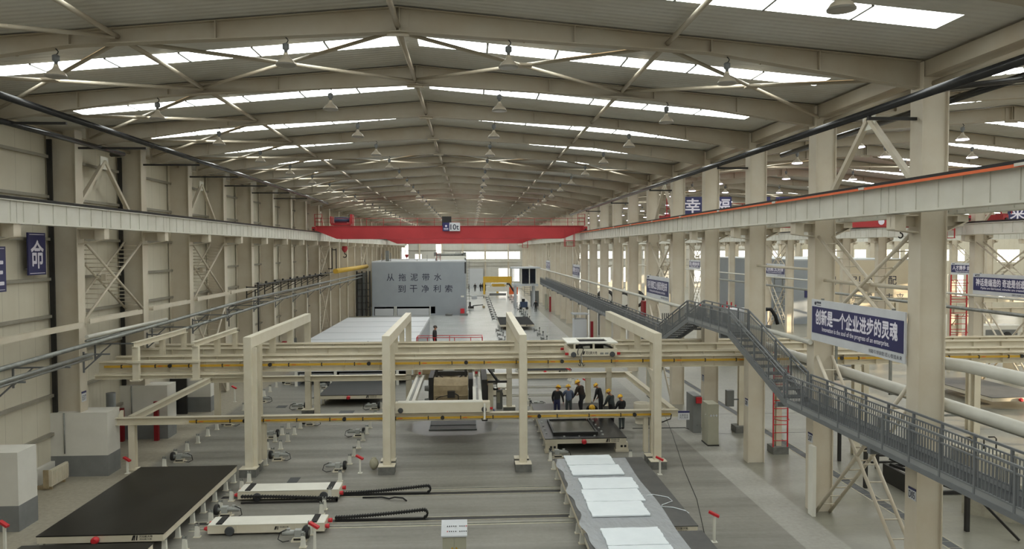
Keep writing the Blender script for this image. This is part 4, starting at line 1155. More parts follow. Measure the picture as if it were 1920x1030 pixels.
# gear on the chamber roof
t = thing('lifting_carriage', 'white lifting carriage on the roof of the grey chamber', 'machine', (-2.7, 106, 7.55))
MB().box(-4.9, -0.6, 105.0, 105.3, 7.7, 8.25).build('front_beam', WHITE, t, world=True)
MB().box(-4.9, -0.6, 108.0, 108.3, 7.7, 8.25).build('rear_beam', WHITE, t, world=True)
for x in (-4.8, -0.7): MB().box(x - 0.1, x + 0.1, 105.0, 108.3, 7.55, 7.9).build('side_beam', GREYLT, t, world=True)
MB().lathe((-2.75, 105.6, 8.4), [(0.22, -2.0), (0.22, 2.0)], 12, 'X').build('shaft', GALV, t, world=True)
MB().box(-3.6, -2.2, 105.5, 106.6, 8.25, 8.75).build('winch_house', WHITE, t, world=True)
for x in (-4.95, -0.85): MB().box(x - 0.15, x + 0.25, 105.2, 105.8, 8.2, 8.75).build('gearbox', CABDARK, t, world=True)
m = MB()
for x in (-4.7, -4.2): m.box(x - 0.025, x + 0.025, 104.9, 104.95, 7.55, 8.9)
for z in (8.1, 8.5, 8.87): m.box(-4.7, -4.2, 104.9, 104.95, z, z + 0.04)
m.build('guard_rail', REDD, t, world=True)
t = MB().box(-12.3, -12.22, 104.4, 104.5, 7.55, 8.6).box(-11.75, -11.3, 104.6, 105.0, 7.55, 9.0).box(-11.1, -11.02, 104.4, 104.5, 7.55, 8.7).box(-12.3, -11.0, 104.5, 104.56, 7.62, 7.7)
tag(t.build('roof_vent_frame', CABDARK), 'dark upright vent frame on the left of the chamber roof', 'vent')
tag(MB().box(-11, -6.0, 104.5, 104.56, 7.66, 7.72).box(-6.03, -5.97, 104.5, 104.56, 7.55, 8.4).box(-7.43, -7.37, 104.5, 104.56, 7.55, 8.4).build('roof_rail', GALV), 'thin rail along the front edge of the chamber roof', 'rail')
# dark racking left of the chamber
t = thing('steel_rack', 'dark steel racking between the left wall and the grey chamber', 'rack', (-14.7, 104, 0))
for x in (-15.6, -14.9, -14.3, -13.85): MB().box(x - 0.08, x + 0.08, 103.6, 103.9, 0, 6.2).build('upright', BLACK, t, world=True)
for z in (0.9, 1.8, 2.7, 3.6, 4.5): MB().box(-15.6, -13.8, 103.7, 103.8, z, z + 0.08).build('shelf_beam', BLACK, t, world=True)
MB().box(-15.7, -14.5, 104.0, 104.2, 0, 6.0).build('dark_back_panel', CABDARK, t, world=True)

# ------------------------------------------------------------------ low kiln with a flat pale roof
t = thing('low_kiln', 'long low kiln with a flat white roof in the middle of the hall', 'kiln', (-7.8, 60, 0))
ka, kb, ky, ke, kz = -11.8, -3.95, 50.6, 72.5, 2.62
MB().box(ka, kb, ky, ke, kz - 0.22, kz).build('roof', GREYLT, t, world=True)
MB().box(ka, ka + 0.2, ky, ke, 0, kz - 0.22).build('side_wall', GREYPANEL, t, world=True)
MB().box(kb - 0.2, kb, ky, ke, 0, kz - 0.22).build('side_wall', GREYPANEL, t, world=True)
MB().box(ka + 0.2, kb - 0.2, ke - 0.2, ke, 0, kz - 0.22).build('rear_wall', GREYPANEL, t, world=True)
MB().box(ka + 0.2, kb - 0.2, ky, ky + 0.2, 0.95, kz - 0.22).build('front_fascia', GREYLT, t, world=True)
for a, b in ((ka + 0.25, -9.3), (-8.9, -5.3)): MB().box(a, b, ky + 0.25, ky + 0.35, 0.68, 0.80).build('lift_beam', GREYLT, t, world=True)
for x in (ka + 0.1, -9.1, -4.95, kb - 0.1): MB().box(x - 0.09, x + 0.09, ky - 0.1, ky + 0.05, 0, 0.98).build('door_post', WHITE, t, world=True)
MB().box(ka + 0.2, kb - 0.2, ky + 1.6, ky + 1.7, 0.7, kz - 0.22).build('insulation_curtain', BLACK, t, world=True)
for y in (54.8, 59.2, 63.6, 68.0): MB().box(ka, kb, y - 0.02, y + 0.02, kz, kz + 0.012).build('roof_joint', GREYPANEL, t, world=True)
for n, (x, y) in enumerate(((-8.9, 51.6), (-9.0, 51.0), (-8.7, 51.0), (-8.7, 51.6))): tag(MB().box(x - 0.1, x + 0.1, y - 0.1, y + 0.1, kz, kz + 0.09).build('junction_box', BLACK), 'small black box, one of four together on the white kiln roof', 'box', 'black boxes on the kiln roof')
tag(MB().path([(-10.8, 51.4, kz + 0.03), (-10.6, 51.2, kz + 0.22), (-10.4, 51.0, kz + 0.22), (-10.3, 50.8, kz + 0.03)], 0.035, 6).build('cable_loop', RUBBER), 'black cable loop on the left of the kiln roof edge', 'cable')
tag(MB().path([(-7.0, 51.0, kz + 0.03), (-7.05, 50.95, kz + 0.2), (-6.95, 50.9, kz + 0.3), (-6.88, 50.9, kz + 0.22)], 0.035, 6).build('cable_loop', RUBBER), 'small black hook of cable on the kiln roof edge near the second portal', 'cable')
# ------------------------------------------------------------------ mould tables (steel pallets)
def logo(parent, x, y, z, s, txt='河北新大地', rows=2):
    """black maker mark on a face that looks towards -y"""
    m = MB()
    def par(x0, x1, z0, z1, sh): m.hexa([(x0, y - 0.006, z0), (x1, y - 0.006, z0), (x1, y, z0), (x0, y, z0), (x0 + sh, y - 0.006, z1), (x1 + sh, y - 0.006, z1), (x1 + sh, y, z1), (x0 + sh, y, z1)])
    par(x, x + 0.35 * s, z, z + s, 0.35 * s); par(x + 0.45 * s, x + 0.65 * s, z, z + s, 0.2 * s); par(x + 0.9 * s, x + 1.15 * s, z, z + s, 0.1 * s)
    m.build('maker_mark', INKB, parent, world=True)
    text('maker_lettering', txt, 2.6 * s, 0.48 * s, (x + 1.55 * s, y - 0.002, z + 0.52 * s), (1, 0, 0), (0, 0, 1), INKB, parent, bold=0.02)
    if rows > 1: text('maker_lettering', txt, 2.4 * s, 0.32 * s, (x + 1.6 * s, y - 0.002, z + 0.06 * s), (1, 0, 0), (0, 0, 1), INKB, parent, bold=0.02)
def table(x0, x1, y0, y1, label, top=None, group=None, mark=True, bumper=True, zt=0.65):
    top = top or PALTOP
    t = thing('mould_table', label, 'mould table', ((x0 + x1) / 2, (y0 + y1) / 2, 0.4), group=group)
    MB().box(x0, x1, y0, y1, zt - 0.03, zt).build('deck_plate', top, t, world=True)
    cs = [(-0.06, -0.10), (0.06, -0.10), (0.06, -0.08), (-0.045, -0.08), (-0.045, 0.08), (0.06, 0.08), (0.06, 0.10), (-0.06, 0.10)]
    z = zt - 0.135
    MB().box(x0 + 0.02, x1 - 0.02, y0 + 0.01, y0 + 0.05, z - 0.1, z + 0.1).build('end_rail', CREAM2, t, world=True)
    MB().box(x0 + 0.02, x1 - 0.02, y1 - 0.05, y1 - 0.01, z - 0.1, z + 0.1).build('end_rail', CREAM2, t, world=True)
    for x in (x0 + 0.05, x1 - 0.05): MB().box(x - 0.035, x + 0.035, y0 + 0.05, y1 - 0.05, z - 0.1, z + 0.1).build('side_rail', CREAM2, t, world=True)
    n = 6
    for i in range(1, n):
        y = y0 + (y1 - y0) * i / n
        MB().box(x0 + 0.09, x1 - 0.09, y - 0.03, y + 0.03, z - 0.05, z + 0.1).build('cross_beam', CREAM2, t, world=True)
    if bumper:
        xm = (x0 + x1) / 2 - 0.1
        MB().lathe((xm, y0 - 0.07, z), [(0.075, -0.12), (0.11, -0.09), (0.11, 0.02), (0.07, 0.08)], 14, 'Y').build('bumper', RED2, t, world=True)
    if mark: logo(t, x1 - 0.95, y0 + 0.01, z - 0.06, 0.15)
    return t
table(-12.95, -9.24, 22.7, 29.8, 'black oiled mould table standing alone at the lower left')
table(-12.95, -9.24, 14.2, 22.0, 'black mould table cut by the bottom edge in front of the lower left one')
table(-8.9, -5.2, 43.9, 50.4, 'black mould table reaching out of the low kiln door', PALTOP)
tb = table(3.35, 6.95, 22.3, 29.9, 'mould table covered with plastic film and white foam boards', PALTOP2)
tb2 = table(3.35, 6.95, 13.6, 21.9, 'mould table under the same film, cut by the bottom edge', PALTOP2)
rp = table(3.3, 7.0, 33.05, 40.7, 'mould table with a formwork frame where the helmeted workers stand', PALTOP)
table(3.5, 7.1, 52.0, 59.5, 'mould table half hidden under the cream girders behind the workers', FARTOP)
table(3.3, 7.2, 84.0, 93.5, 'distant mould table with black top in the far roller lane', FARTOP)
for tt, x, ys in ((tb, 3.5, [22.6 + i * 0.55 for i in range(12)]), (tb2, 3.5, [19.5 + i * 0.6 for i in range(4)])):
    for y in ys: MB().lathe((x + 0.12, y, 0.65), [(0.03, 0), (0.03, 0.03)], 8).build('magnet', GALV, tt, world=True)
for x, y in ((3.45, 34), (3.45, 34.7), (3.45, 35.4), (3.45, 36.2), (4.2, 33.3), (4.9, 33.35), (5.6, 33.35), (6.0, 33.6), (6.05, 34.2), (6.05, 34.9), (6.0, 35.5), (6.0, 36.3)):
    MB().lathe((x, y, 0.65), [(0.05, 0), (0.05, 0.05)], 8).build('magnet', GALV, rp, world=True)
t = thing('formwork_panel', 'freshly cast rectangular panel in steel side forms on the workers\' table', 'formwork', (4.75, 35, 0.65))
MB().box(3.82, 5.72, 33.8, 36.3, 0.65, 0.70).build('fresh_slab', mat('wet_cast_slab', (98, 96, 84), 0.3, c2=(84, 82, 72), scale=2), t, world=True)
for a, b, c, d in ((3.74, 5.8, 33.66, 33.8), (3.74, 5.8, 36.3, 36.44), (3.74, 3.82, 33.8, 36.3), (5.72, 5.8, 33.8, 36.3)): MB().box(a, b, c, d, 0.65, 0.78).build('side_form', BLACK, t, world=True)
tag(MB().lathe((6.3, 37.4, 0.65), [(0.13, 0), (0.15, 0.25)], 12).build('bucket', RED2), 'red bucket on the workers\' mould table', 'bucket')
# end supports under the workers' table
for x, wd in ((3.6, 'left'), (6.8, 'right')):
    t = thing('trestle', 'cream support block with two holes under the near edge of the workers\' table, %s one' % wd, 'support block', (x, 33.2, 0.05), group='support blocks')
    m = MB().box(x - 0.27, x + 0.27, 33.1, 33.4, 0.1, 0.41); m.build('block', CREAM2, t, world=True)
    for d in (-0.02, 0.14): MB().box(x + d - 0.05, x + d + 0.05, 33.09, 33.1, 0.2, 0.3).build('hole', BLACK, t, world=True)
    MB().box(x - 0.3, x + 0.3, 33.05, 33.45, 0, 0.1).build('foot', CREAM2, t, world=True)

# film and foam boards on the covered table
random.seed(11)
m = MB(); nx, ny = 10, 60; ys, ye = 13.8, 29.75
for j in range(ny + 1):
    for i in range(nx + 1):
        u, v = i / nx, j / ny; y = ys + (ye - ys) * v
        xl = 3.42 + 0.07 * math.sin(y * 1.9) + 0.05 * math.sin(y * 4.1); xr = 6.2 + 0.04 * math.sin(y * 1.1)
        x = xl + (xr - xl) * u
        z = 0.668 + 0.012 * random.random()
        if y < 22.3: z += 0.005
        m.v.append((x, y, z))
for j in range(ny):
    for i in range(nx):
        a = j * (nx + 1) + i; m.face([a, a + 1, a + nx + 2, a + nx + 1], True)
tag(m.build('plastic_film', FILM), 'crinkled clear plastic film spread over the right front mould table', 'plastic film')
boards = [(3.76, 5.64, 28.68, 30.02, 'topmost of the white foam boards at the far end of the film'), (3.78, 5.72, 27.40, 28.64, 'white foam board just below the topmost one on the film'),
          (3.92, 5.9, 25.75, 27.0, 'white foam board at the top of the middle group on the film'), (3.82, 5.82, 24.45, 25.7, 'white foam board in the centre of the middle group on the film'),
          (3.80, 5.66, 23.1, 24.42, 'white foam board at the bottom of the middle group on the film'), (3.86, 5.62, 20.75, 22.06, 'white foam board of the front group on the film'), (3.84, 5.66, 19.4, 20.7, 'white foam board at the bottom edge on the film')]
for n, (a, b, c, d, lab) in enumerate(boards):
    m = MB(); N = 12; e = 0.02
    P = [(a + (b - a) * i / N, c + random.uniform(-e, e)) for i in range(N)] + [(b + random.uniform(-e, e), c + (d - c) * i / N) for i in range(N)] + [(b - (b - a) * i / N, d + random.uniform(-e, e)) for i in range(N)] + [(a + random.uniform(-e, e), d - (d - c) * i / N) for i in range(N)]
    L = len(P)
    for z in (0.69, 0.735): m.v += [(p[0], p[1], z) for p in P]
    for i in range(L): m.face([i, (i + 1) % L, L + (i + 1) % L, L + i])
    m.face(list(range(L))[::-1]); m.face([L + i for i in range(L)])
    tag(m.build('foam_board', FOAM), lab, 'foam board', 'foam boards on the film')
tag(MB().path([(6.0, 25.0, 0.70), (6.25, 25.2, 0.67), (6.7, 24.9, 0.665), (6.75, 24.5, 0.665), (6.3, 24.15, 0.665), (6.25, 24.0, 0.665), (6.6, 23.9, 0.665), (6.9, 23.6, 0.665), (7.02, 23.5, 0.6)], 0.014, 6).build('rope', FOAM), 'thin white rope snaking over the bare edge of the film-covered table', 'rope')

# ------------------------------------------------------------------ roller stands
rs = thing('roller_stand', 'x', 'roller stand')
m = MB(); m.hexa([(-0.075, -0.06, 0.02), (0.075, -0.06, 0.02), (0.075, 0.06, 0.02), (-0.075, 0.06, 0.02), (-0.055, -0.05, 0.37), (0.055, -0.05, 0.37), (0.055, 0.05, 0.37), (-0.055, 0.05, 0.37)])
m.build('post', WHITE, rs)
MB().box(-0.11, 0.11, -0.09, 0.09, 0, 0.02).build('base_plate', CREAM2, rs)
m = MB()
for s in (-0.05, 0.05): m.box(s - 0.012, s + 0.012, -0.05, 0.05, 0.34, 0.45)
m.build('fork', GALV, rs)
MB().lathe((0, 0, 0.37), [(0.045, -0.035), (0.045, 0.035)], 12, 'X').build('roller', GALV, rs)
yl = [23.0, 24.05, 25.3, 26.3, 27.48, 28.7, 29.65, 32.0, 33.2, 34.55, 35.9, 37.25, 38.55, 43.1, 44.5, 45.75, 47.3, 48.7, 50.3]
rows = [(-12.94, [y for y in yl if y not in (29.65,)], 'counted from the front, left lane, wall side'),
        (-9.34, yl, 'counted from the front, left lane, hall side'),
        (-8.74, yl, 'counted from the front, second lane, left side'),
        (-5.18, [23.0, 24.02, 25.87, 26.34, 27.42, 29.55, 31.93, 33.15, 34.47, 35.86, 37.2, 38.4, 40.6, 43.1], 'counted from the front, second lane, right side'),
        (3.42, [22.75, 23.6, 25.05, 26.4, 27.6, 29.25, 30.6, 31.9, 34.4, 35.7, 37.0, 38.3, 39.6, 42.0, 43.3, 44.6, 46.9, 48.2, 50.0, 52.5, 54, 55.5], 'counted from the front, left side of the film table lane'),
        (6.9, [22.75, 24.05, 25.3, 26.6, 28.0, 29.3, 30.5, 31.8, 34.4, 35.7, 37.0, 38.3, 39.6, 42.0, 43.3, 44.6, 46.6, 48.2, 50.0, 51.3], 'counted from the front, right side of the film table lane')]
first = True
for x, ys, wd in rows:
    for n, y in enumerate(ys):
        lab = '%s small cream roller stand, %s' % (nth(n + 1), wd)
        if first: rs.location = (x, y, 0); rs['label'] = lab; rs['group'] = 'roller stands'; first = False
        else: dup(rs, (x, y, 0), lab, 'roller stands')
# far roller pairs seen as small grey frames
fr = thing('floor_roller', 'x', 'floor roller')
m = MB()
for s in (-0.3, 0.3): m.box(s - 0.04, s + 0.04, -0.06, 0.06, 0, 0.42)
m.box(-0.3, 0.3, -0.03, 0.03, 0.1, 0.15); m.build('frame', DGREY, fr)
MB().lathe((0.3, 0, 0.45), [(0.09, -0.05), (0.09, 0.05)], 10, 'X').build('wheel', BLACK, fr)
MB().lathe((-0.1, 0, 0.24), [(0.08, -0.14), (0.08, 0.14)], 10, 'X').build('motor', GALV, fr)
first = True
for x, wd in ((3.1, 'left'), (7.3, 'right')):
    for n, y in enumerate((62.5, 66, 70, 74, 78, 82, 96, 99.5, 103, 107, 111, 116, 121, 127, 133, 139)):
        lab = '%s dark floor roller from the front on the %s of the far shiny lane' % (nth(n + 1), wd)
        if first: fr.location = (x, y, 0); fr['label'] = lab; fr['group'] = 'far floor rollers'; first = False
        else: dup(fr, (x, y, 0), lab, 'far floor rollers')

# ------------------------------------------------------------------ driven friction wheels with motors
def drive_proto(s):
    d = thing('drive_wheel', 'x', 'drive wheel')
    MB().box(-0.2, 0.28, -0.15, 0.13, 0.0, 0.05).build('base_plate', CREAM2, d)
    MB().box(-0.12, 0.2, -0.14, 0.1, 0.05, 0.14).build('pedestal', CREAM2, d)
    MB().box(-0.115, 0.195, -0.146, -0.139, 0.06, 0.12).build('pedestal_slot', BLACK, d)
    w_ = MB().lathe((-s * 0.28, 0, 0.25), [(0.10, -0.055), (0.17, -0.06), (0.185, -0.035), (0.185, 0.035), (0.17, 0.06), (0.10, 0.055)], 18, 'X').build('tyre', RUBBER, d)
    MB().lathe((-s * 0.28, 0, 0.25), [(0.09, -0.06), (0.09, 0.06)], 12, 'X').build('wheel_hub', GALV, w_)
    MB().box(-0.1, 0.1, -0.1, 0.1, 0.14, 0.36).tube((-s * 0.22, 0, 0.25), (0, 0, 0.25), 0.05, 8).build('gearbox', MOTOR, d)
    mo = MB().lathe((s * 0.3, 0, 0.26), [(0.06, -0.2), (0.085, -0.18), (0.085, 0.16), (0.06, 0.2)], 14, 'X').build('motor', MOTOR, d)
    MB().box(s * 0.3 - 0.05, s * 0.3 + 0.05, -0.04, 0.04, 0.33, 0.4).build('terminal_box', MOTOR, mo)
    MB().path([(s * 0.35, -0.05, 0.38), (s * 0.55, -0.08, 0.3), (s * 0.6, -0.12, 0.1), (s * 0.45, -0.16, 0.03), (s * 0.25, -0.16, 0.06)], 0.016, 6).build('cable', RUBBER, d)
    return d
dr = [(1, -12.6, 32.75, 'in front of the low cream rail beside the left lane'), (1, -12.62, 39.35, 'behind the low cream rail beside the left lane'), (1, -12.5, 45.3, 'behind the diagonal cream beam'),
      (1, -12.45, 51.3, 'far back beside the left wall lane'), (1, -8.42, 32.7, 'beside the foot of the leftmost portal'), (1, -8.42, 39.15, 'under the low yellow-barred rail, second lane'),
      (1, -8.45, 25.85, 'between the lower left table and the front transfer cart'), (-1, -9.68, 36.6, 'with its motor to the left in the first lane'), (-1, -9.75, 43.1, 'far back with its motor to the left in the first lane'),
      (-1, -9.7, 49.6, 'at the left of the kiln table'), (-1, -5.55, 36.65, 'with its motor to the left in the second lane'), (-1, -5.5, 30.9, 'behind the rear transfer cart'),
      (-1, -5.45, 23.55, 'in front of the nearest transfer cart'), (-1, -5.55, 42.8, 'at the right of the kiln table'), (1, 3.75, 32.3, 'at the far corner of the film-covered table'), (1, 3.72, 42.7, 'left behind the workers\' table')]
pr = {}
for s, x, y, wd in dr:
    lab = 'drive wheel ' + wd
    if s not in pr: pr[s] = drive_proto(s); c = pr[s]; c.location = (x, y, 0); c['label'] = lab; c['group'] = 'drive wheels'
    else: dup(pr[s], (x, y, 0), lab, 'drive wheels')

# ------------------------------------------------------------------ sensor posts with red heads
sp_ = [(-4.55, 30.6, 0.62, 'beside the beige sack'), (7.63, 29.6, 0.62, 'at the rightmost portal foot'), (7.55, 22.6, 0.85, 'near the bottom edge right of the film table'), (-14.23, 45.6, 0.85, 'far left behind the low rail'),
       (-4.71, 22.45, 0.85, 'at the bottom edge right of the nearest cart'), (-14.09, 31.2, 0.55, 'beside the left post of the low rail'), (-14.21, 23.3, 0.8, 'at the bottom left corner'), (-4.77, 45.2, 0.7, 'right of the kiln table'),
       (7.3, 47.1, 0.75, 'first behind the workers'), (6.8, 52.2 - 0.6, 0.75, 'second behind the workers')]
for n, (x, y, h_, wd) in enumerate(sp_):
    t = thing('sensor_post', 'red-headed thin post ' + wd, 'sensor post', (x, y, 0), group='sensor posts')
    MB().box(-0.035, 0.035, -0.035, 0.035, 0.02, h_).build('post', WHITE, t)
    MB().box(-0.09, 0.09, -0.09, 0.09, 0, 0.02).build('base_plate', WHITE, t)
    MB().bar((-0.16, 0.05, h_ + 0.10), (0.13, -0.05, h_ - 0.03), 0.12, 0.07).build('red_head', RED2, t)

# ------------------------------------------------------------------ transfer carts, their floor channels and cable chains
def cart(x0, x1, y0, y1, zt, label, mark=False):
    t = thing('transfer_cart', label, 'transfer cart', ((x0 + x1) / 2, (y0 + y1) / 2, 0.03), group='transfer carts')
    MB().hexa([(x0, y0, 0.07), (x1, y0, 0.07), (x1, y1, 0.07), (x0, y1, 0.07), (x0, y0, zt), (x1, y0, zt), (x1, y1, zt), (x0, y1, zt)]).build('body', CREAM2, t, world=True)
    MB().box(x0 + 0.02, x1 - 0.02, y0 - 0.01, y1, zt, zt + 0.015).build('top_plate', WHITE, t, world=True)
    for x in (x0 + 0.35, x1 - 0.35): MB().hexa([(x - 0.1, y0 + 0.02, zt + 0.015), (x + 0.1, y0 + 0.02, zt + 0.015), (x + 0.1, y1 - 0.02, zt + 0.015), (x - 0.1, y1 - 0.02, zt + 0.015), (x - 0.09, y0 + 0.03, zt + 0.05), (x + 0.09, y0 + 0.03, zt + 0.05), (x + 0.09, y1 - 0.03, zt + 0.05), (x - 0.09, y1 - 0.03, zt + 0.05)]).build('rubber_pad', RUBBER, t, world=True)
    for x in (x0 + 0.7, x1 - 0.55):
        for y in (y0 - 0.03, y1 + 0.01): MB().lathe((x, y, 0.15), [(0.13, -0.03), (0.15, -0.02), (0.15, 0.03)], 18, 'Y').build('wheel', DGREY2, t, world=True)
    for x, s in ((x0, -1), (x1, 1)):
        for y in (y0 + 0.12, y1 - 0.12):
            MB().lathe((x + s * 0.06, y, 0.2), [(0.045, -0.08), (0.075, 0.0), (0.075, 0.07)], 12, 'X').build('bumper', RED2, t, world=True)
    for i in range(1, 4):
        x = x0 + (x1 - x0) * i / 4; MB().box(x - 0.01, x + 0.01, y0 - 0.012, y0, 0.08, zt - 0.02).build('stiffener', CREAM2, t, world=True)
    if mark: logo(t, (x0 + x1) / 2 + 0.25, y0 - 0.002, 0.16, 0.11, rows=1)
cart(-8.5, -4.85, 27.4, 28.25, 0.36, 'cream transfer cart second from the front, behind the other cart')
cart(-8.44, -4.74, 24.1, 24.85, 0.34, 'cream transfer cart nearest the viewer with black lettering', True)
cart(-0.3, 2.4, 46.2, 46.9, 0.4, 'pale transfer cart right behind the casting machine')
cart(-0.3, 2.4, 50.4, 51.1, 0.4, 'pale transfer cart farther behind the casting machine')
for n, (ya, yb, x0, x1, lab) in enumerate(((27.66, 27.97, -9.2, 3.4, 'dark floor channel running from the second cart to the film table'), (25.02, 25.3, -9.2, 3.4, 'dark floor channel running from the nearest cart to the film table'),
                             (48.7, 49.0, 0, 6.6, 'dark floor channel behind the workers, the farther one'), (46.0, 46.2, 2.4, 6.2, 'dark floor channel behind the workers, the nearer one'))):
    t = thing('floor_channel', lab, 'floor channel', ((x0 + x1) / 2, (ya + yb) / 2, 0))
    MB().box(x0, x1, ya, yb, 0.002, 0.008).build('channel', BLACK, t, world=True)
    for y in (ya - 0.06, yb): MB().box(x0, x1, y, y + 0.05, 0.002, 0.018).build('edge_angle', CONCL, t, world=True)
    yr = yb + 0.38 if n != 1 else ya - 0.38
    MB().box(x0, x1, yr - 0.02, yr + 0.02, 0.002, 0.03).build('rail', GALV, t, world=True)
    MB().box(x0, x1, yr - 0.13, yr + 0.13, 0.001, 0.005).build('rail_bed', CONCL, t, world=True)
def chain(x0, x1, y, z0, z1, label, back=None):
    t = thing('cable_chain', label, 'cable chain', ((x0 + x1) / 2, y, 0))
    pts = [(x0, z0)]; n = 34
    L = [(x0 + (x1 - x0) * i / n, z0 + (z1 - z0) * (i / n) ** 1.5) for i in range(n + 1)]
    r_ = (z1 - 0.06) / 2
    L += [(x1 + r_ * math.sin(a), 0.06 + r_ + r_ * math.cos(a)) for a in [math.pi * q / 6 for q in range(1, 7)]]
    m = MB()
    for i in range(len(L) - 1):
        a, b = L[i], L[i + 1]
        m.bar((a[0], y, a[1]), (b[0], y, b[1]), 0.1, 0.06)
        c = ((a[0] + b[0]) / 2, (a[1] + b[1]) / 2); m.box(c[0] - 0.02, c[0] + 0.02, y - 0.06, y + 0.06, c[1] - 0.05, c[1] + 0.05)
    m.build('chain', RUBBER, t, world=True)
    m = MB().box(x0, x1, y - 0.05, y + 0.05, 0.01, 0.06); m.build('lower_run', BLACK, t, world=True)
chain(-4.8, -1.65, 27.85, 0.08, 0.30, 'black cable chain curling back at the end of the rear floor channel')
chain(-8.3, -4.9, 27.15, 0.26, 0.12, 'black cable chain sagging along the front of the rear cart')
chain(-4.6, -1.62, 25.2, 0.12, 0.32, 'black cable chain curling back at the end of the front floor channel')
tag(MB().path([(-4.0, 27.45, 0.03), (-3.3, 27.4, 0.05), (-3.0, 27.2, 0.05), (-2.8, 27.15, 0.12), (-2.5, 27.1, 0.1), (-2.35, 27.0, 0.02)], 0.03, 6).build('loose_cable', RUBBER), 'loose black cable lying in front of the rear floor channel', 'cable')
tag(MB().path([(10.85, 41.45, 0.012), (9.9, 36.0, 0.012), (8.81, 30.27, 0.012), (8.2, 26.5, 0.012), (7.46, 23.3, 0.012), (7.3, 20.0, 0.012)], 0.012, 5).build('floor_cable', RUBBER), 'thin dark cable trailing over the floor right of the film table', 'cable')
tag(MB().path([(8.2, 37.3, 0.015), (10.9, 37.3, 0.015), (11.1, 36.6, 0.015), (11.2, 36.2, 0.4)], 0.02, 6).build('floor_cable', RUBBER), 'black cable from the casting bay to the grey cabinets', 'cable')
for x0, x1, y0, y1, wd in ((-7.25, -6.85, 29.5, 30.15, 'behind the rear transfer cart'), (-11.3, -10.75, 43.7, 44.3, 'behind the low rail at the left'), (-7.4, -6.6, 41.9, 42.6, 'in front of the kiln table')):
    tag(MB().box(x0, x1, y0, y1, 0.001, 0.012).build('floor_hatch', DGREY2), 'dark steel floor hatch ' + wd, 'floor hatch', 'floor hatches')

# ------------------------------------------------------------------ control desk, sack, cabinets
t = thing('control_desk', 'beige control desk with a sloping button panel at the bottom centre', 'control desk', (-0.5, 21.5, 0))
MB().hexa([(-0.84, 21.3, 0.05), (-0.16, 21.3, 0.05), (-0.16, 21.75, 0.05), (-0.84, 21.75, 0.05), (-0.84, 21.3, 0.88), (-0.16, 21.3, 0.88), (-0.16, 21.75, 1.15), (-0.84, 21.75, 1.15)]).build('cabinet', CABGREY, t, world=True)
MB().hexa([(-0.88, 21.25, 0.88), (-0.13, 21.25, 0.88), (-0.13, 21.78, 1.16), (-0.88, 21.78, 1.16), (-0.88, 21.25, 0.92), (-0.13, 21.25, 0.92), (-0.13, 21.78, 1.20), (-0.88, 21.78, 1.20)]).build('button_panel', GREYLT, t, world=True)
for a, b in ((-0.82, -0.51), (-0.49, -0.18)):
    d = MB().box(a, b, 21.285, 21.3, 0.1, 0.86).build('door', CABGREY, t, world=True)
    MB().lathe(((b - 0.05) if a < -0.6 else (a + 0.05), 21.275, 0.55), [(0.025, -0.02), (0.025, 0.02)], 8, 'Y').build('yellow_latch', YEL, d, world=True)
random.seed(3)
for i in range(18):
    x = -0.70 + (i % 9) * 0.06 + (0.06 if i % 9 > 4 else 0); y = 21.38 + (i // 9) * 0.17
    z = 0.92 + (y - 21.25) / 0.53 * 0.28
    MB().lathe((x, y, z), [(0.016, 0), (0.013, 0.025)], 8).build('push_button', RED2 if i in (0, 17) else BLACK, t, world=True)
tag(MB().ball((-4.05, 31.1, 0.24), 0.19, 0.17, 0.24, 14, 10).box(-4.14, -3.96, 31.05, 31.15, 0.42, 0.5).build('sack', SACKM), 'beige sack standing by the foot of the second portal', 'sack')

t = thing('electrical_cabinet', 'tall beige electrical cabinet with three dials in front of a cream column', 'cabinet', (11.2, 34.2, 0))
MB().box(10.95, 11.45, 33.75, 34.65, 0.06, 1.95).build('body', CABGREY, t, world=True)
MB().box(10.93, 11.47, 33.73, 34.67, 0, 0.06).build('plinth', BLACK, t, world=True)
for i in range(3): MB().lathe((11.08 + i * 0.13, 33.74, 1.42), [(0.045, -0.012), (0.05, 0.01)], 14, 'Y').build('dial', GREYLT, t, world=True)
MB().lathe((10.94, 34.1, 1.4), [(0.03, -0.02), (0.03, 0.02)], 10, 'X').build('lock', WHITE, t, world=True)
t = thing('electrical_cabinet', 'narrow dark grey cabinet with a red box on top behind the beige one', 'cabinet', (11.2, 36.6, 0))
MB().box(11.0, 11.4, 36.2, 37.4, 0, 1.85).build('body', CABDARK, t, world=True)
MB().box(11.12, 11.4, 36.1, 36.4, 1.5, 1.8).build('alarm_box', RED2, t, world=True)
t = thing('electrical_cabinet', 'brownish grey cabinet behind the rightmost portal', 'cabinet', (11.2, 45, 0))
MB().box(10.9, 11.45, 44.6, 45.6, 0.05, 2.6).build('body', CABGREY, t, world=True); MB().box(10.9, 11.45, 44.58, 45.62, 0, 0.05).build('plinth', BLACK, t, world=True)
t = thing('meter_box', 'small grey meter boxes on pipes between two cream columns', 'meter box', (12.6, 46.3, 0.3))
MB().box(12.75, 13.1, 46.2, 46.4, 1.6, 2.5).build('box', CABDARK, t, world=True); MB().box(12.8, 12.88, 46.25, 46.33, 0, 1.6).build('pipe', GALV, t, world=True)
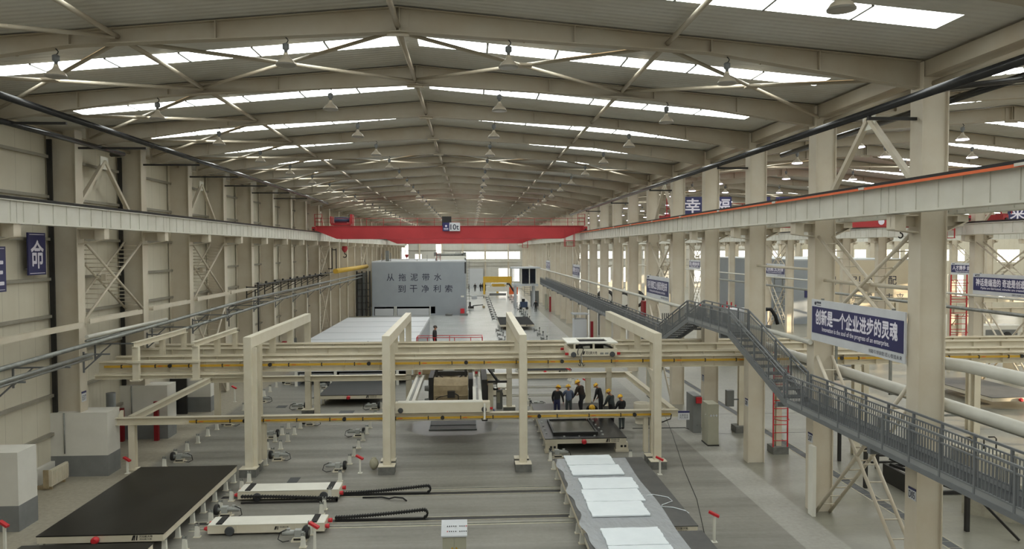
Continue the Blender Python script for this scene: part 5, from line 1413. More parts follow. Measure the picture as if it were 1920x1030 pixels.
# small things right of the workers
t = thing('water_tub', 'cream tub beside a dark rack right of the workers', 'tub', (9.0, 38.4, 0))
MB().lathe((8.95, 38.5, 0), [(0.34, 0.0), (0.36, 0.3), (0.42, 0.34), (0.44, 1.05), (0.40, 1.08)], 18).build('tub', CREAM2, t, world=True)
t = thing('dark_rack', 'small dark open rack beside the cream tub', 'rack', (9.4, 38.2, 0))
for x in (9.2, 9.35, 9.5, 9.62): MB().box(x - 0.03, x + 0.03, 38.0, 38.06, 0, 0.55).build('upright', BLACK, t, world=True)
MB().box(9.17, 9.65, 38.0, 38.35, 0.55, 0.6).build('top', BLACK, t, world=True)

# radiators on the left wall
for n, (y, wd) in enumerate(((26.9, 'at the left edge, partly behind the first plinth'), (29.75, 'between the first two white plinths'))):
    t = thing('radiator', 'cream panel radiator on the left wall ' + wd, 'radiator', (-16.2, y, 0.1), group='radiators')
    MB().box(-16.1, -16.0, y - 0.6, y + 0.6, 0.14, 0.78).build('panel', CREAM, t, world=True)
    m = MB()
    for i in range(11): m.box(-16.0, -15.985, y - 0.57 + i * 0.11, y - 0.5 + i * 0.11, 0.2, 0.72)
    m.build('fins', CREAM, t, world=True)
    MB().box(-16.3, -16.1, y - 0.62, y - 0.57, 0.08, 0.78).build('end_frame', BEIGE, t, world=True)
    for s in (-0.45, 0.45): MB().box(-16.6, -16.05, y + s - 0.03, y + s + 0.03, 0.0, 0.14).build('foot', BEIGE, t, world=True)
# recess, doors and boxes along the left wall
t = thing('black_door', 'black double door in the left wall behind the low cream rail', 'door', (-16.2, 42.3, 0))
MB().box(-16.75, -15.85, 42.36, 42.5, 0, 2.45).build('door_leaf', BLACK, t, world=True); MB().box(-16.4, -16.36, 42.3, 42.36, 1.0, 1.25).build('handle', GALV, t, world=True)
tag(MB().box(-16.75, -16.35, 41.6, 42.2, 0, 0.8).build('white_cabinet', GREYLT), 'small white cabinet in front of the black door', 'cabinet')
tag(MB().box(-15.2, -15.0, 36.45, 36.62, 0, 1.9).build('hydrant_box', REDD), 'tall dark red box on the near corner of the third white plinth', 'hydrant box')
tag(MB().box(-16.78, -16.62, 36.40, 36.6, 0, 1.6).build('hydrant_box', REDD), 'narrow dark red box left of the third white plinth', 'hydrant box')
tag(MB().tube((-16.3, 34.6, 0.0), (-16.3, 34.6, 2.7), 0.2, 14).build('standpipe', CABDARK), 'thick dark pipe standing between the second and third plinths', 'pipe')
tag(MB().lathe((-15.35, 62.5, 0), [(0.3, 0), (0.3, 1.5), (0.2, 1.6)], 14).build('red_tank', REDD), 'dark red upright tank against the left wall beside the kiln', 'tank')

# right aisle odds and ends
for x0, x1, y0, wd, h in ((11.5, 11.75, 71.0, 'by the far walkway columns', 2.2), (11.5, 11.75, 108.5, 'far down the walkway row', 2.2)):
    tag(MB().box(x0, x1, y0 - 0.15, y0 + 0.15, 0, h).build('hydrant_box', REDD), 'dark red upright box ' + wd, 'hydrant box')
t = thing('white_machine', 'white machine cabinet beyond the shuttle, beside the right columns', 'machine', (10.9, 72, 0))
MB().box(10.1, 11.3, 72, 73.5, 0, 2.3).build('body', GREYLT, t, world=True); MB().box(9.95, 11.45, 71.9, 73.6, 2.75, 2.85).build('top', GREYLT, t, world=True)
for x in (10.1, 11.2): MB().box(x, x + 0.1, 72, 72.1, 2.3, 2.75).build('post', GALV, t, world=True)
tag(MB().box(9.6, 10.9, 118.6, 119.2, 0, 2.5).build('cabinet', CABDARK), 'dark grey double cabinet behind the distant standing man', 'cabinet')
tag(MB().box(11.35, 11.7, 113.0, 113.6, 0, 2.3).build('cabinet', CABGREY), 'narrow pale cabinet right of the distant standing man', 'cabinet')

# red ladder with cage in the second hall
t = thing('caged_ladder', 'red caged ladder behind the stair flight in the second hall', 'ladder', (13.7, 32.0, 0))
for x in (13.4, 14.05): MB().box(x - 0.025, x + 0.025, 32.2, 32.25, 0.32, 4.6).build('stile', RED2, t, world=True)
for i in range(11): MB().tube((13.4, 32.22, 0.6 + i * 0.36), (14.05, 32.22, 0.6 + i * 0.36), 0.018, 6).build('rung', RED2, t, world=True)
for z in (1.6, 2.3, 3.0, 3.7):
    MB().path([(13.725 - 0.325 * math.cos(a), 32.2 - 0.45 * math.sin(a), z) for a in [math.pi * i / 8 for i in range(9)]], 0.018, 5).build('hoop', RED2, t, world=True)
for x, y, wd in ((13.45, 36.4, 'behind the beige cabinet'), (13.73, 32.5, 'with the red ladder')):
    t = thing('post_on_block', 'cream post on a concrete block in the second hall ' + wd, 'post', (x, y, 0), group='posts on blocks')
    hpost(x, y, 0.32, 4.03 if y < 34 else 4.1, 0.24, 0.24).build('post', CREAM2, t, world=True)
    MB().box(x - 0.35, x + 0.35, y - 0.35, y + 0.35, 0, 0.32).build('concrete_block', CONC, t, world=True)
tag(MB().box(12.7, 13.05, 36.2, 36.5, 1.3, 2.1).box(13.05, 13.33, 36.3, 36.34, 1.6, 1.66).build('switch_box', CABDARK), 'grey switch box on the cream post behind the beige cabinet', 'switch box')

tag(MB().box(11.6, 11.72, 24.55, 24.9, 0.0, 2.4).build('corner_guard', WHITE), 'white upright guard strip on the second nearest walkway column', 'column guard')
# ------------------------------------------------------------------ concrete casting machine on the low rails
t = thing('casting_machine', 'large concrete casting machine with a dusty beige hopper bridging the low rails', 'machine', (-1.2, 36, 2.2))
fc = MB().box(-3.2, 0.8, 31.5, 31.95, 2.24, 2.66).build('front_carriage', CREAM2, t, world=True)
MB().box(-3.1, 0.5, 31.52, 31.93, 2.66, 2.69).build('carriage_top', WHITE, fc, world=True)
MB().box(-3.2, 0.8, 41.4, 41.85, 2.24, 2.66).build('rear_carriage', CREAM2, t, world=True)
for x in (-2.97, 0.55):
    MB().lathe((x, 31.48, 2.36), [(0.09, -0.03), (0.11, -0.01), (0.11, 0.04)], 18, 'Y').build('wheel', DGREY2, fc, world=True)
for x, s in ((-3.2, -1), (0.8, 1)): MB().lathe((x + s * 0.06, 31.7, 2.36), [(0.05, -0.06), (0.06, 0.06)], 10, 'X').build('bumper', RED2, fc, world=True)
MB().bar((0.57, 31.42, 2.62), (0.57, 31.38, 1.95), 0.08, 0.05).build('collector_arm', WHITE, t, world=True)
MB().path([(0.45, 31.4, 2.0), (0.47, 31.38, 1.9), (0.57, 31.38, 1.93), (0.67, 31.38, 1.9), (0.69, 31.4, 2.0)], 0.02, 6).build('collector_cable', RUBBER, t, world=True)
for x in (-2.6, 0.28):
    MB().box(x - 0.2, x + 0.2, 31.95, 41.4, 2.42, 2.66).build('bridge_beam', WHITE, t, world=True)
    MB().box(x - 0.05, x + 0.05, 31.95, 41.4, 2.66, 2.70).build('trolley_rail', GALV, t, world=True)
    MB().box(x - 0.1, x + 0.1, 38.0, 38.4, 2.7, 3.1).build('trolley_end', CREAM2, t, world=True)
    MB().lathe((x, 37.96, 2.86), [(0.06, -0.04), (0.07, 0.04)], 12, 'Y').build('red_buffer', RED2, t, world=True)
# hopper with a rounded front
m = MB(); prof = []
P = [(37.6, 3.0), (35.4, 3.0), (35.15, 2.75), (35.05, 2.4), (35.1, 2.0), (35.3, 1.65), (35.6, 1.3), (35.8, 1.0), (37.2, 1.0), (37.6, 1.5)]
n = len(P)
for x in (-1.76, -0.14): m.v += [(x, a, b) for a, b in P]
for i in range(n): m.face([i, (i + 1) % n, n + (i + 1) % n, n + i], 2 <= i <= 5)
m.face(list(range(n))[::-1]); m.face([n + i for i in range(n)])
hp = m.build('hopper', BEIGE, t, world=True)
for z in (2.72, 2.28, 1.86): MB().tube((-1.7, 35.0 + (0.05 if z != 2.28 else -0.02), z), (-0.2, 35.0 + (0.05 if z != 2.28 else -0.02), z), 0.025, 6).build('hopper_rib', BEIGE, hp, world=True)
MB().box(-1.1, -0.75, 34.85, 35.05, 2.2, 2.5).build('vibrator', BLACK, hp, world=True)
MB().path([(-0.8, 34.95, 2.4), (-0.6, 34.95, 2.3), (-0.58, 35.0, 1.9), (-0.6, 35.1, 1.7)], 0.025, 6).build('vibrator_hose', RUBBER, hp, world=True)
MB().path([(-1.1, 34.95, 2.3), (-1.4, 34.98, 2.25), (-1.62, 35.0, 2.15), (-1.64, 35.1, 1.8)], 0.02, 6).build('vibrator_hose', RUBBER, hp, world=True)
for x in (-0.5, -0.35, -0.22): MB().box(x - 0.04, x + 0.04, 34.98, 35.1, 1.85, 2.0).build('valve', BLACK, hp, world=True)
MB().box(-2.0, -1.78, 35.2, 37.4, 1.1, 3.1).build('drive_side', BLACK, t, world=True)
for z in (1.5, 2.0, 2.6): MB().lathe((-2.08, 35.2, z), [(0.12, -0.1), (0.14, 0.1)], 12, 'X').build('drive_motor', CABDARK, t, world=True)
MB().box(-0.12, 0.1, 35.3, 37.2, 1.4, 3.0).build('drive_side', BLACK, t, world=True)
MB().lathe((0.12, 35.2, 2.05), [(0.1, -0.1), (0.12, 0.1)], 12, 'X').build('drive_motor', BLACK, t, world=True)
m = MB().box(-1.75, -0.15, 36.0, 36.2, 3.05, 3.25)
for x in (-1.65, -0.25): m.box(x - 0.06, x + 0.06, 35.9, 36.1, 2.7, 3.6)
m.build('black_frame', BLACK, t, world=True)
MB().box(-1.35, -0.8, 36.3, 36.7, 3.12, 3.5).build('white_control_box', WHITE, t, world=True)
MB().path([(-1.5, 35.9, 3.08), (-1.2, 35.8, 2.92), (-0.95, 35.8, 3.0), (-0.7, 35.8, 2.92), (-0.4, 35.9, 3.08)], 0.02, 6).build('hanging_hose', RUBBER, t, world=True)
MB().box(-2.9, -1.9, 38.6, 41.2, 2.7, 3.05).build('machinery_cover', BEIGE, t, world=True)
MB().box(0.5, 0.75, 33.9, 37.9, 1.3, 3.2).build('dark_mast', BLACK, t, world=True)
MB().bar((0.6, 37.0, 3.6), (1.3, 36.0, 2.75), 0.09, 0.09).build('dark_strut', BLACK, t, world=True); MB().box(0.8, 1.75, 35.95, 36.05, 2.68, 2.78).build('dark_arm', BLACK, t, world=True)
MB().box(0.95, 1.25, 39.0, 39.4, 2.7, 4.0).build('grey_panel', GALV, t, world=True)
MB().box(-3.05, 0.75, 39.4, 42.6, 3.14, 3.2).build('platform', DGREY2, t, world=True)
m = MB()
Z = 3.2
def rail_run(a, b, c, d):
    for z in (1.05, 0.55): m.bar((a, b, Z + z), (c, d, Z + z), 0.035, 0.035)
for x in (-3.0, -2.4, -2.0, -0.9, 0.0, 0.65):
    m.box(x - 0.02, x + 0.02, 41.48, 41.52, Z, Z + 1.07)
rail_run(-3.0, 41.5, 0.65, 41.5)
for y in (42.5,):
    for x in (-3.0, -1.2, 0.65): m.box(x - 0.02, x + 0.02, y - 0.02, y + 0.02, Z, Z + 1.07)
    rail_run(-3.0, y, 0.65, y)
for x in (-3.0, 0.65): rail_run(x, 41.5, x, 42.5)
m.box(-1.9, -0.9, 41.45, 41.49, Z + 0.3, Z + 0.33); m.box(0.0, 0.65, 41.45, 41.49, Z + 0.3, Z + 0.33); m.box(0.0, 0.65, 41.45, 41.49, Z + 0.8, Z + 0.83)
m.build('red_railing', RED2, t, world=True)
# floor pit under the hopper and the wet patch round it
m = MB(); random.seed(5); c = [(-0.95 + (2.15 + 0.35 * random.random()) * math.cos(a), 38.3 + (1.75 + 0.35 * random.random()) * math.sin(a), 0.002) for a in [2 * math.pi * i / 28 for i in range(28)]]
m.v = c; m.face(list(range(28)))
tag(m.build('wet_patch', mat('wet_concrete', (86, 86, 82), 0.3)), 'dark wet patch on the floor under the casting machine', 'puddle')
t = thing('wash_pit', 'black steel wash tray in the floor under the casting machine', 'tray', (-0.95, 38.6, 0))
MB().box(-2.1, 0.25, 37.65, 40.0, 0.004, 0.02).build('tray_bed', BLACK, t, world=True)
for a, b, c, d in ((-2.14, 0.29, 37.6, 37.65), (-2.14, 0.29, 40.0, 40.05), (-2.14, -2.1, 37.65, 40.0), (0.25, 0.29, 37.65, 40.0), (-2.1, 0.25, 38.6, 38.63)): MB().box(a, b, c, d, 0.004, 0.05).build('tray_edge', DGREY, t, world=True)
# operator stand right of the machine
t = thing('operator_pedestal', 'white and grey operator pedestal beside the helmeted man at the casting machine', 'control desk', (1.75, 42.6, 0))
MB().box(1.45, 1.8, 42.5, 42.8, 0, 1.1).build('column', CABDARK, t, world=True)
MB().box(1.48, 1.66, 42.47, 42.5, 0.35, 0.95).build('door', CABGREY, t, world=True)
MB().hexa([(1.5, 42.3, 1.2), (2.15, 42.3, 1.2), (2.15, 42.8, 1.35), (1.5, 42.8, 1.35), (1.5, 42.3, 1.28), (2.15, 42.3, 1.28), (2.15, 42.8, 1.55), (1.5, 42.8, 1.55)]).build('panel', WHITE, t, world=True)
MB().path([(1.5, 42.6, 1.1), (1.5, 42.6, 1.6), (1.4, 42.6, 1.75), (1.2, 42.6, 1.75)], 0.035, 8).build('grab_bar', GALV, t, world=True)
tag(MB().box(0.95, 1.35, 41.5, 41.9, 0, 0.12).box(1.0, 1.3, 41.55, 41.85, 0.12, 0.2).build('blue_hose_reel', mat('blue_plastic', (50, 60, 130), 0.4)), 'blue reel on the floor by the operator pedestal', 'reel')

# ------------------------------------------------------------------ people
def limb_ring(m, pts, radii, n=10):
    """tapered tube through pts with its own radius at every point"""
    pts = [Vector(p) for p in pts]; b = len(m.v); L = len(pts); px = None
    for i, c in enumerate(pts):
        d = (pts[min(i + 1, L - 1)] - pts[max(i - 1, 0)]).normalized()
        if px is None:
            up = Vector((0, 1, 0)) if abs(d.y) < 0.8 else Vector((1, 0, 0)); x = d.cross(up).normalized()
        else: x = (px - d * px.dot(d)).normalized()
        px = x; y = x.cross(d)
        for k in range(n):
            a = 2 * math.pi * k / n; m.v.append(tuple(c + (x * math.cos(a) + y * math.sin(a)) * radii[i]))

def person_mesh(pose, mats):
    """one skinned body; mats: [skin, jacket, trousers, shoe]"""
    J = pose
    names = list(J['p'].keys()); idx = {n: i for i, n in enumerate(names)}
    me = bpy.data.meshes.new('body'); me.from_pydata([J['p'][n] for n in names], [(idx[a], idx[b]) for a, b in J['e']], [])
    ob = bpy.data.objects.new('body', me); COL.objects.link(ob)
    sk = ob.modifiers.new('skin', 'SKIN'); sk.use_smooth_shade = True
    for n in names:
        v = me.skin_vertices[0].data[idx[n]]; r = J['r'][n]; v.radius = r if isinstance(r, tuple) else (r, r); v.use_root = (n == 'pelvis')
    sb = ob.modifiers.new('sub', 'SUBSURF'); sb.levels = 1; sb.render_levels = 1
    dg = bpy.context.evaluated_depsgraph_get()
    out = bpy.data.meshes.new_from_object(ob.evaluated_get(dg)); bpy.data.objects.remove(ob)
    out.materials.clear()
    for m in mats: out.materials.append(m)
    zone = J['zone']; pts = [(Vector(J['p'][n]), zone[n]) for n in names]
    segs = [(Vector(J['p'][a]), Vector(J['p'][b]), zone[b]) for a, b in J['e']]
    for poly in out.polygons:
        c = poly.center; best = None
        for a, b, z in segs:
            d = b - a; tt = max(0, min(1, (c - a).dot(d) / max(d.length_squared, 1e-9))); q = (c - (a + d * tt)).length
            if best is None or q < best[0]: best = (q, z)
        poly.material_index = best[1]; poly.use_smooth = True
    return out

def rot(p, piv, ax, ang):
    return Matrix.Rotation(ang, 3, ax) @ (Vector(p) - Vector(piv)) + Vector(piv)

def make_pose(h=1.72, lean=0.0, head=0.0, arms=((0.1, 0.3), (0.1, 0.3)), legs=((0.0, 0.0), (0.0, 0.0)), crouch=0.0):
    """faces +y. lean: forward bend (rad); head: extra nod; arms: (raise, elbow) per side; legs: (swing, knee)"""
    s = h / 1.72; P = {}; R = {}; Zn = {}; E = []
    coat = {'pelvis': 1.2, 'waist': 1.35, 'chest': 1.28, 'collar': 1.15, 'sh': 1.3, 'el': 1.35, 'wr': 1.3, 'hip': 1.2, 'kn': 1.25, 'an': 1.25}
    def add(n, p, r, z, par=None):
        q = s * coat.get(n, coat.get(n[1:], 1.0))
        P[n] = tuple(Vector(p) * s); R[n] = (r[0] * q, r[1] * q) if isinstance(r, tuple) else r * q; Zn[n] = z
        if par: E.append((par, n))
    hip = Vector((0, 0, 0.93 - crouch))
    def up(p): return rot(Vector(p) + Vector((0, 0, -crouch)), hip, 'X', -lean)
    add('pelvis', hip, (0.15, 0.11), 2)
    add('waist', up((0, 0, 1.06)), (0.145, 0.105), 1, 'pelvis')
    add('chest', up((0, 0.0, 1.27)), (0.165, 0.115), 1, 'waist')
    add('collar', up((0, -0.01, 1.43)), (0.10, 0.085), 1, 'chest')
    add('neck', up((0, 0.0, 1.49)), 0.055, 0, 'collar')
    npv = up((0, 0.0, 1.49))
    def hd(p): return rot(up(p), npv, 'X', -head)
    add('jaw', hd((0, 0.03, 1.555)), (0.065, 0.075), 0, 'neck')
    add('skull', hd((0, 0.015, 1.645)), (0.082, 0.098), 0, 'jaw')
    for sd, nm, (ra, el) in ((-1, 'l', arms[0]), (1, 'r', arms[1])):
        sh = up((sd * 0.205, 0, 1.40)); add(nm + 'sh', sh, 0.072, 1, 'collar')
        d1 = Matrix.Rotation(ra - lean * 0.35, 3, 'X') @ Vector((sd * 0.085, 0, -0.28)); e_ = sh + d1; add(nm + 'el', e_, 0.05, 1, nm + 'sh')
        d2 = Matrix.Rotation(ra + el - lean * 0.35, 3, 'X') @ Vector((0, 0, -0.24)); w_ = e_ + d2; add(nm + 'wr', w_, 0.034, 1, nm + 'el')
        u = d2.normalized(); hnd = w_ + u * 0.07; add(nm + 'palm', hnd, (0.034, 0.02), 0, nm + 'wr')
        side = Vector((sd, 0, 0)); fw = side.cross(u).normalized()
        if sd < 0: fw = -fw
        for q, (off, ln) in enumerate(((-0.027, 0.075), (-0.009, 0.085), (0.009, 0.08), (0.027, 0.062))):
            b0 = hnd + fw * off + u * 0.03
            add(nm + 'f%d' % q, b0, 0.0095, 0, nm + 'palm'); add(nm + 'g%d' % q, b0 + u * ln * 0.55 - side * 0.008, 0.009, 0, nm + 'f%d' % q); add(nm + 'h%d' % q, b0 + u * ln - side * 0.03, 0.008, 0, nm + 'g%d' % q)
        b0 = hnd - u * 0.02 + fw * -0.03; add(nm + 'th', b0 - side * 0.01, 0.011, 0, nm + 'palm'); add(nm + 'th2', b0 - side * 0.035 + u * 0.045 - fw * 0.012, 0.009, 0, nm + 'th')
    for sd, nm, (sw, kn) in ((-1, 'l', legs[0]), (1, 'r', legs[1])):
        hp_ = hip + Vector((sd * 0.09, 0, -0.03)); add(nm + 'hip', hp_, 0.092, 2, 'pelvis')
        kd = Matrix.Rotation(sw, 3, 'X') @ Vector((sd * 0.015, 0, -0.41)); k_ = hp_ + kd; add(nm + 'kn', k_, 0.064, 2, nm + 'hip')
        ad = Matrix.Rotation(sw - kn, 3, 'X') @ Vector((0, 0, -0.40)); a_ = k_ + ad
        add(nm + 'an', a_, 0.046, 2, nm + 'kn'); add(nm + 'heel', a_ + Vector((0, -0.02, -0.045)), 0.042, 3, nm + 'an'); add(nm + 'toe', a_ + Vector((sd * 0.02, 0.17, -0.06)), (0.045, 0.03), 3, nm + 'heel')
    return {'p': P, 'r': R, 'e': E, 'zone': Zn, 's': s}

def worker(label, loc, rz, jacket, trousers, helmet=True, simple=False, **kw):
    pose = make_pose(**kw); s = pose['s']
    zmin = min(p[2] - (pose['r'][n][1] if isinstance(pose['r'][n], tuple) else pose['r'][n]) for n, p in pose['p'].items())
    t = thing('person', label, 'person', (loc[0], loc[1], loc[2] - zmin), rz)
    me = person_mesh(pose, [SKIN, jacket, trousers, CLOTH_BK])
    b = bpy.data.objects.new('body', me); COL.objects.link(b); b.parent = t
    sk = Vector(pose['p']['skull']); jw = Vector(pose['p']['jaw']); upv = (sk - Vector(pose['p']['neck'])).normalized()
    lean = kw.get('lean', 0) + kw.get('head', 0)
    M = Matrix.Translation(sk) @ Matrix.Rotation(-lean, 4, 'X') @ Matrix.Scale(s * 1.08, 4)
    def put(mb, name, m):
        mb.v = [tuple(M @ Vector(v)) for v in mb.v]; o = mb.build(name, m, t); return o
    if helmet:
        m = MB().lathe((0, -0.005, 0.0), [(0.128, 0.02), (0.126, 0.05), (0.115, 0.09), (0.085, 0.125), (0.04, 0.145), (0.005, 0.15)], 18)
        m.lathe((0, 0.02, 0.018), [(0.10, 0.0), (0.150, -0.006), (0.150, 0.002), (0.12, 0.012)], 18)
        m.box(-0.015, 0.015, -0.11, 0.11, 0.10, 0.152)
        put(m, 'helmet', HELM)
    else:
        put(MB().ball((0, -0.012, 0.025), 0.098, 0.112, 0.085, 14, 8), 'hair', HAIR)
    # face: nose, eyes, mouth and ears
    m = MB(); m.hexa([(-0.014, 0.09, -0.035), (0.014, 0.09, -0.035), (0.012, 0.12, -0.03), (-0.012, 0.12, -0.03), (-0.008, 0.085, 0.02), (0.008, 0.085, 0.02), (0.006, 0.1, 0.02), (-0.006, 0.1, 0.02)])
    for x in (-0.092, 0.092): m.ball((x, 0.0, -0.01), 0.012, 0.022, 0.032, 8, 6)
    put(m, 'nose_and_ears', SKIN)
    m = MB()
    for x in (-0.034, 0.034): m.ball((x, 0.091, 0.01), 0.014, 0.008, 0.008, 8, 6)
    m.box(-0.024, 0.024, 0.088, 0.098, -0.064, -0.056)
    put(m, 'eyes_and_mouth', CLOTH_BK)
    return t
PI = math.pi
worker('person in yellow helmet, black jacket and navy trousers, standing leftmost on the mould table', (4.3, 37.0, 0.65), -0.45, CLOTH_BK, CLOTH_NV, h=1.62, lean=0.22, head=0.3, arms=((0.1, 0.35), (0.1, 0.4)))
worker('person in yellow helmet and grey-blue jacket, seen from behind on the mould table', (4.92, 37.2, 0.65), 0.1, CLOTH_BL, CLOTH_GR, h=1.60, lean=0.12, head=0.2, arms=((0.5, 0.8), (0.4, 0.7)))
worker('tall person in yellow helmet and brown jacket with one knee raised, on the table', (5.68, 37.6, 0.65), 0.75, CLOTH_BR, CLOTH_BK, h=1.78, lean=0.35, head=0.25, arms=((0.3, 0.5), (0.5, 0.6)), legs=((0.0, 0.0), (0.75, 0.95)))
worker('person in yellow helmet crouching bent over behind the low rail, helmet top towards the viewer', (6.05, 36.9, 0.65), PI * 0.95, CLOTH_BK, CLOTH_BK, h=1.66, lean=1.2, head=0.2, arms=((0.9, 0.3), (0.8, 0.3)), legs=((1.3, 2.2), (1.2, 2.1)), crouch=0.36)
worker('person in yellow helmet and black jacket bending left, at the right of the group', (6.68, 37.9, 0.65), 0.9, CLOTH_BK, CLOTH_BK, h=1.56, lean=0.35, head=0.35, arms=((0.2, 0.3), (0.3, 0.4)))
worker('person in yellow helmet and grey-green jacket beside the table, second from the right', (7.3, 38.2, 0.0), 0.75, CLOTH_GR, CLOTH_BK, h=1.80, lean=0.18, head=0.3, arms=((0.3, 0.5), (0.3, 0.5)))
worker('person in yellow helmet and black jacket standing on the floor, rightmost of the group', (7.62, 37.2, 0.0), 0.5, CLOTH_BK, CLOTH_GR, h=1.70, lean=0.1, head=0.2, arms=((0.3, 0.7), (0.3, 0.7)))
worker('person in yellow helmet and black jacket at the operator pedestal of the casting machine', (0.95, 42.0, 0.0), -1.0, CLOTH_BK, CLOTH_BK, h=1.72, lean=0.05, head=0.15, arms=((0.2, 0.3), (1.0, 0.6)))
worker('bareheaded person in a black coat on the red-railed platform of the casting machine', (-2.02, 41.95, 3.2), -PI / 2 * 0.95, CLOTH_BK, CLOTH_BK, helmet=False, h=1.66, lean=0.02, head=0.1, arms=((0.0, 0.2), (0.05, 0.25)))
worker('person in dark clothes standing far away near the right columns under the walkway', (9.5, 108.4, 0.0), 0.2, CLOTH_BK, CLOTH_BK, helmet=False, h=1.66)
for i, (x, y, lab) in enumerate(((-0.3, 160, 'distant person in dark clothes nearest the grey chamber'), (1.0, 162, 'distant person in dark clothes standing alone, second from the grey chamber'), (2.2, 163, 'distant person in dark clothes at the left of the far trio'), (2.7, 164, 'distant person in dark clothes in the middle of the far trio'), (3.2, 163, 'distant person in dark clothes at the right of the far trio'))):
    worker(lab, (x, y, 0), (1.5, 0.2, -0.6, 0.3, 0.9)[i], CLOTH_BK, CLOTH_BK, helmet=False, h=1.72)
# ------------------------------------------------------------------ far end of the hall
t = thing('surface_finisher', 'white finishing machine bridging the far roller lane', 'machine', (5.2, 143, 0))
MB().box(3.0, 7.4, 142.6, 143.6, 1.1, 2.0).build('body', WHITE, t, world=True)
MB().path([(3.9, 142.6, 2.0), (3.9, 142.6, 2.5), (4.1, 142.6, 2.65), (6.6, 142.6, 2.65), (6.9, 142.6, 2.5), (6.9, 142.6, 2.0)], 0.12, 8).build('hood_frame', WHITE, t, world=True)
for x in (3.1, 7.2): MB().box(x - 0.15, x + 0.15, 142.4, 143.8, 0, 1.1).build('leg', WHITE, t, world=True)
MB().box(3.6, 6.8, 142.3, 142.6, 0.3, 0.75).build('brush_drum', CABDARK, t, world=True)
MB().path([(6.9, 142.5, 2.55), (7.4, 142.4, 2.5), (7.9, 142.4, 1.7), (8.4, 142.4, 0.9)], 0.16, 8).build('black_chain', RUBBER, t, world=True)
MB().box(4.2, 6.5, 143.0, 143.3, 2.0, 2.5).build('motor_row', YEL2, t, world=True)
t = thing('yellow_machine', 'yellow steel machine frame far behind the white finishing machine', 'machine', (6, 152, 0))
MB().box(2.6, 8.4, 152, 152.6, 2.4, 3.6).build('crossbeam', YEL2, t, world=True)
for x in (2.8, 5.5, 8.2): MB().box(x - 0.2, x + 0.2, 152, 152.6, 0, 2.4).build('leg', YEL2, t, world=True)
for x in (3.4, 6.2): MB().bar((x, 152.2, 1.0), (x + 1.6, 152.2, 2.4), 0.2, 0.2).build('brace', YEL2, t, world=True)
MB().box(7.6, 9.4, 148, 148.6, 0.2, 1.6).build('side_box', ORANGE, t, world=True)
tag(MB().box(-0.5, 3.0, YE - 0.62, YE - 0.45, 0.0, 4.7).build('roller_shutter', GREYLT), 'wide pale shutter door in the far end wall', 'door')
tag(MB().box(-2, 11.9, YE - 0.9, YE - 0.5, 6.25, 6.6).build('crane_beam', GIRD), 'pale horizontal beam below the far window band', 'beam')
tag(MB().box(-0.9, 2.6, 139.9, 140.3, 0.35, 0.45).box(-0.9, -0.7, 139.9, 140.3, 0, 0.35).box(2.4, 2.6, 139.9, 140.3, 0, 0.35).build('far_track', CABDARK), 'dark low track on the floor far behind the grey chamber', 'track')
tag(MB().box(0.2, 1.2, 137.8, 138.4, 0.0, 0.5).build('grey_box', GREYLT), 'small grey box on the floor beside the far track', 'box')
t = thing('washing_unit', 'small black pump unit on the floor right of the grey chamber', 'machine', (-0.2, 114.5, 0))
MB().box(-0.35, 0.5, 114.2, 114.8, 0.1, 0.45).build('frame', BLACK, t, world=True); MB().box(-0.25, 0.05, 114.3, 114.7, 0.45, 1.1).build('pump', BLACK, t, world=True); MB().tube((0.4, 114.5, 0.5), (1.9, 116.5, 0.5), 0.07, 8).build('lance', BLACK, t, world=True)
tag(MB().box(1.85, 2.25, 116.2, 116.6, 0.0, 0.35).build('floor_motor', BEIGE), 'small brownish motor on the floor beyond the black pump unit', 'motor')
t = thing('red_crate', 'red fire equipment box at the right foot of the grey chamber', 'box', (-1.1, 103.4, 0))
MB().box(-1.4, -0.85, 103.2, 103.7, 0.3, 0.95).build('box', RED2, t, world=True); MB().box(-1.5, -0.4, 103.1, 103.8, 0.0, 0.3).build('stand', CABDARK, t, world=True)
tag(MB().ball((-3.0, 103.3, 0.14), 0.55, 0.3, 0.2, 12, 6).build('tarp', CABDARK), 'dark crumpled tarp at the foot of the grey chamber', 'tarp')
t = thing('compressor', 'dark blue wheeled motor unit left of the distant standing man', 'machine', (8.0, 112.5, 0))
MB().box(7.5, 8.6, 112.2, 113.0, 0.35, 1.2).build('body', BLUEM, t, world=True); MB().box(7.75, 8.2, 112.4, 112.8, 1.2, 1.65).build('motor', BLACK, t, world=True)
for x in (7.6, 8.5): MB().lathe((x, 112.2, 0.25), [(0.22, -0.06), (0.22, 0.06)], 14, 'Y').build('wheel', BLACK, t, world=True)
for n, (x, y, z) in enumerate(((9.6, 62, 0.9), (9.0, 70, 0.9), (8.3, 80, 0.8), (9.4, 57, 0.9))):
    tag(MB().box(x - 0.03, x + 0.03, y - 0.03, y + 0.03, 0, z).box(x - 0.1, x + 0.1, y - 0.1, y + 0.1, 0, 0.02).build('marker_post', WHITE), '%s thin white marker post from the front in the right aisle' % nth((2, 3, 4, 1)[n]), 'post', 'marker posts in the right aisle')
# worker station under the walkway
t = thing('yellow_light', 'yellow machine part showing between far columns under the walkway', 'machine', (13.0, 70, 0))
MB().ball((13.2, 70, 2.9), 0.35, 0.35, 0.35, 10, 8).build('dome', YEL2, t, world=True); MB().box(12.9, 13.5, 69.8, 70.2, 0, 2.6).build('stand', GREYLT, t, world=True)

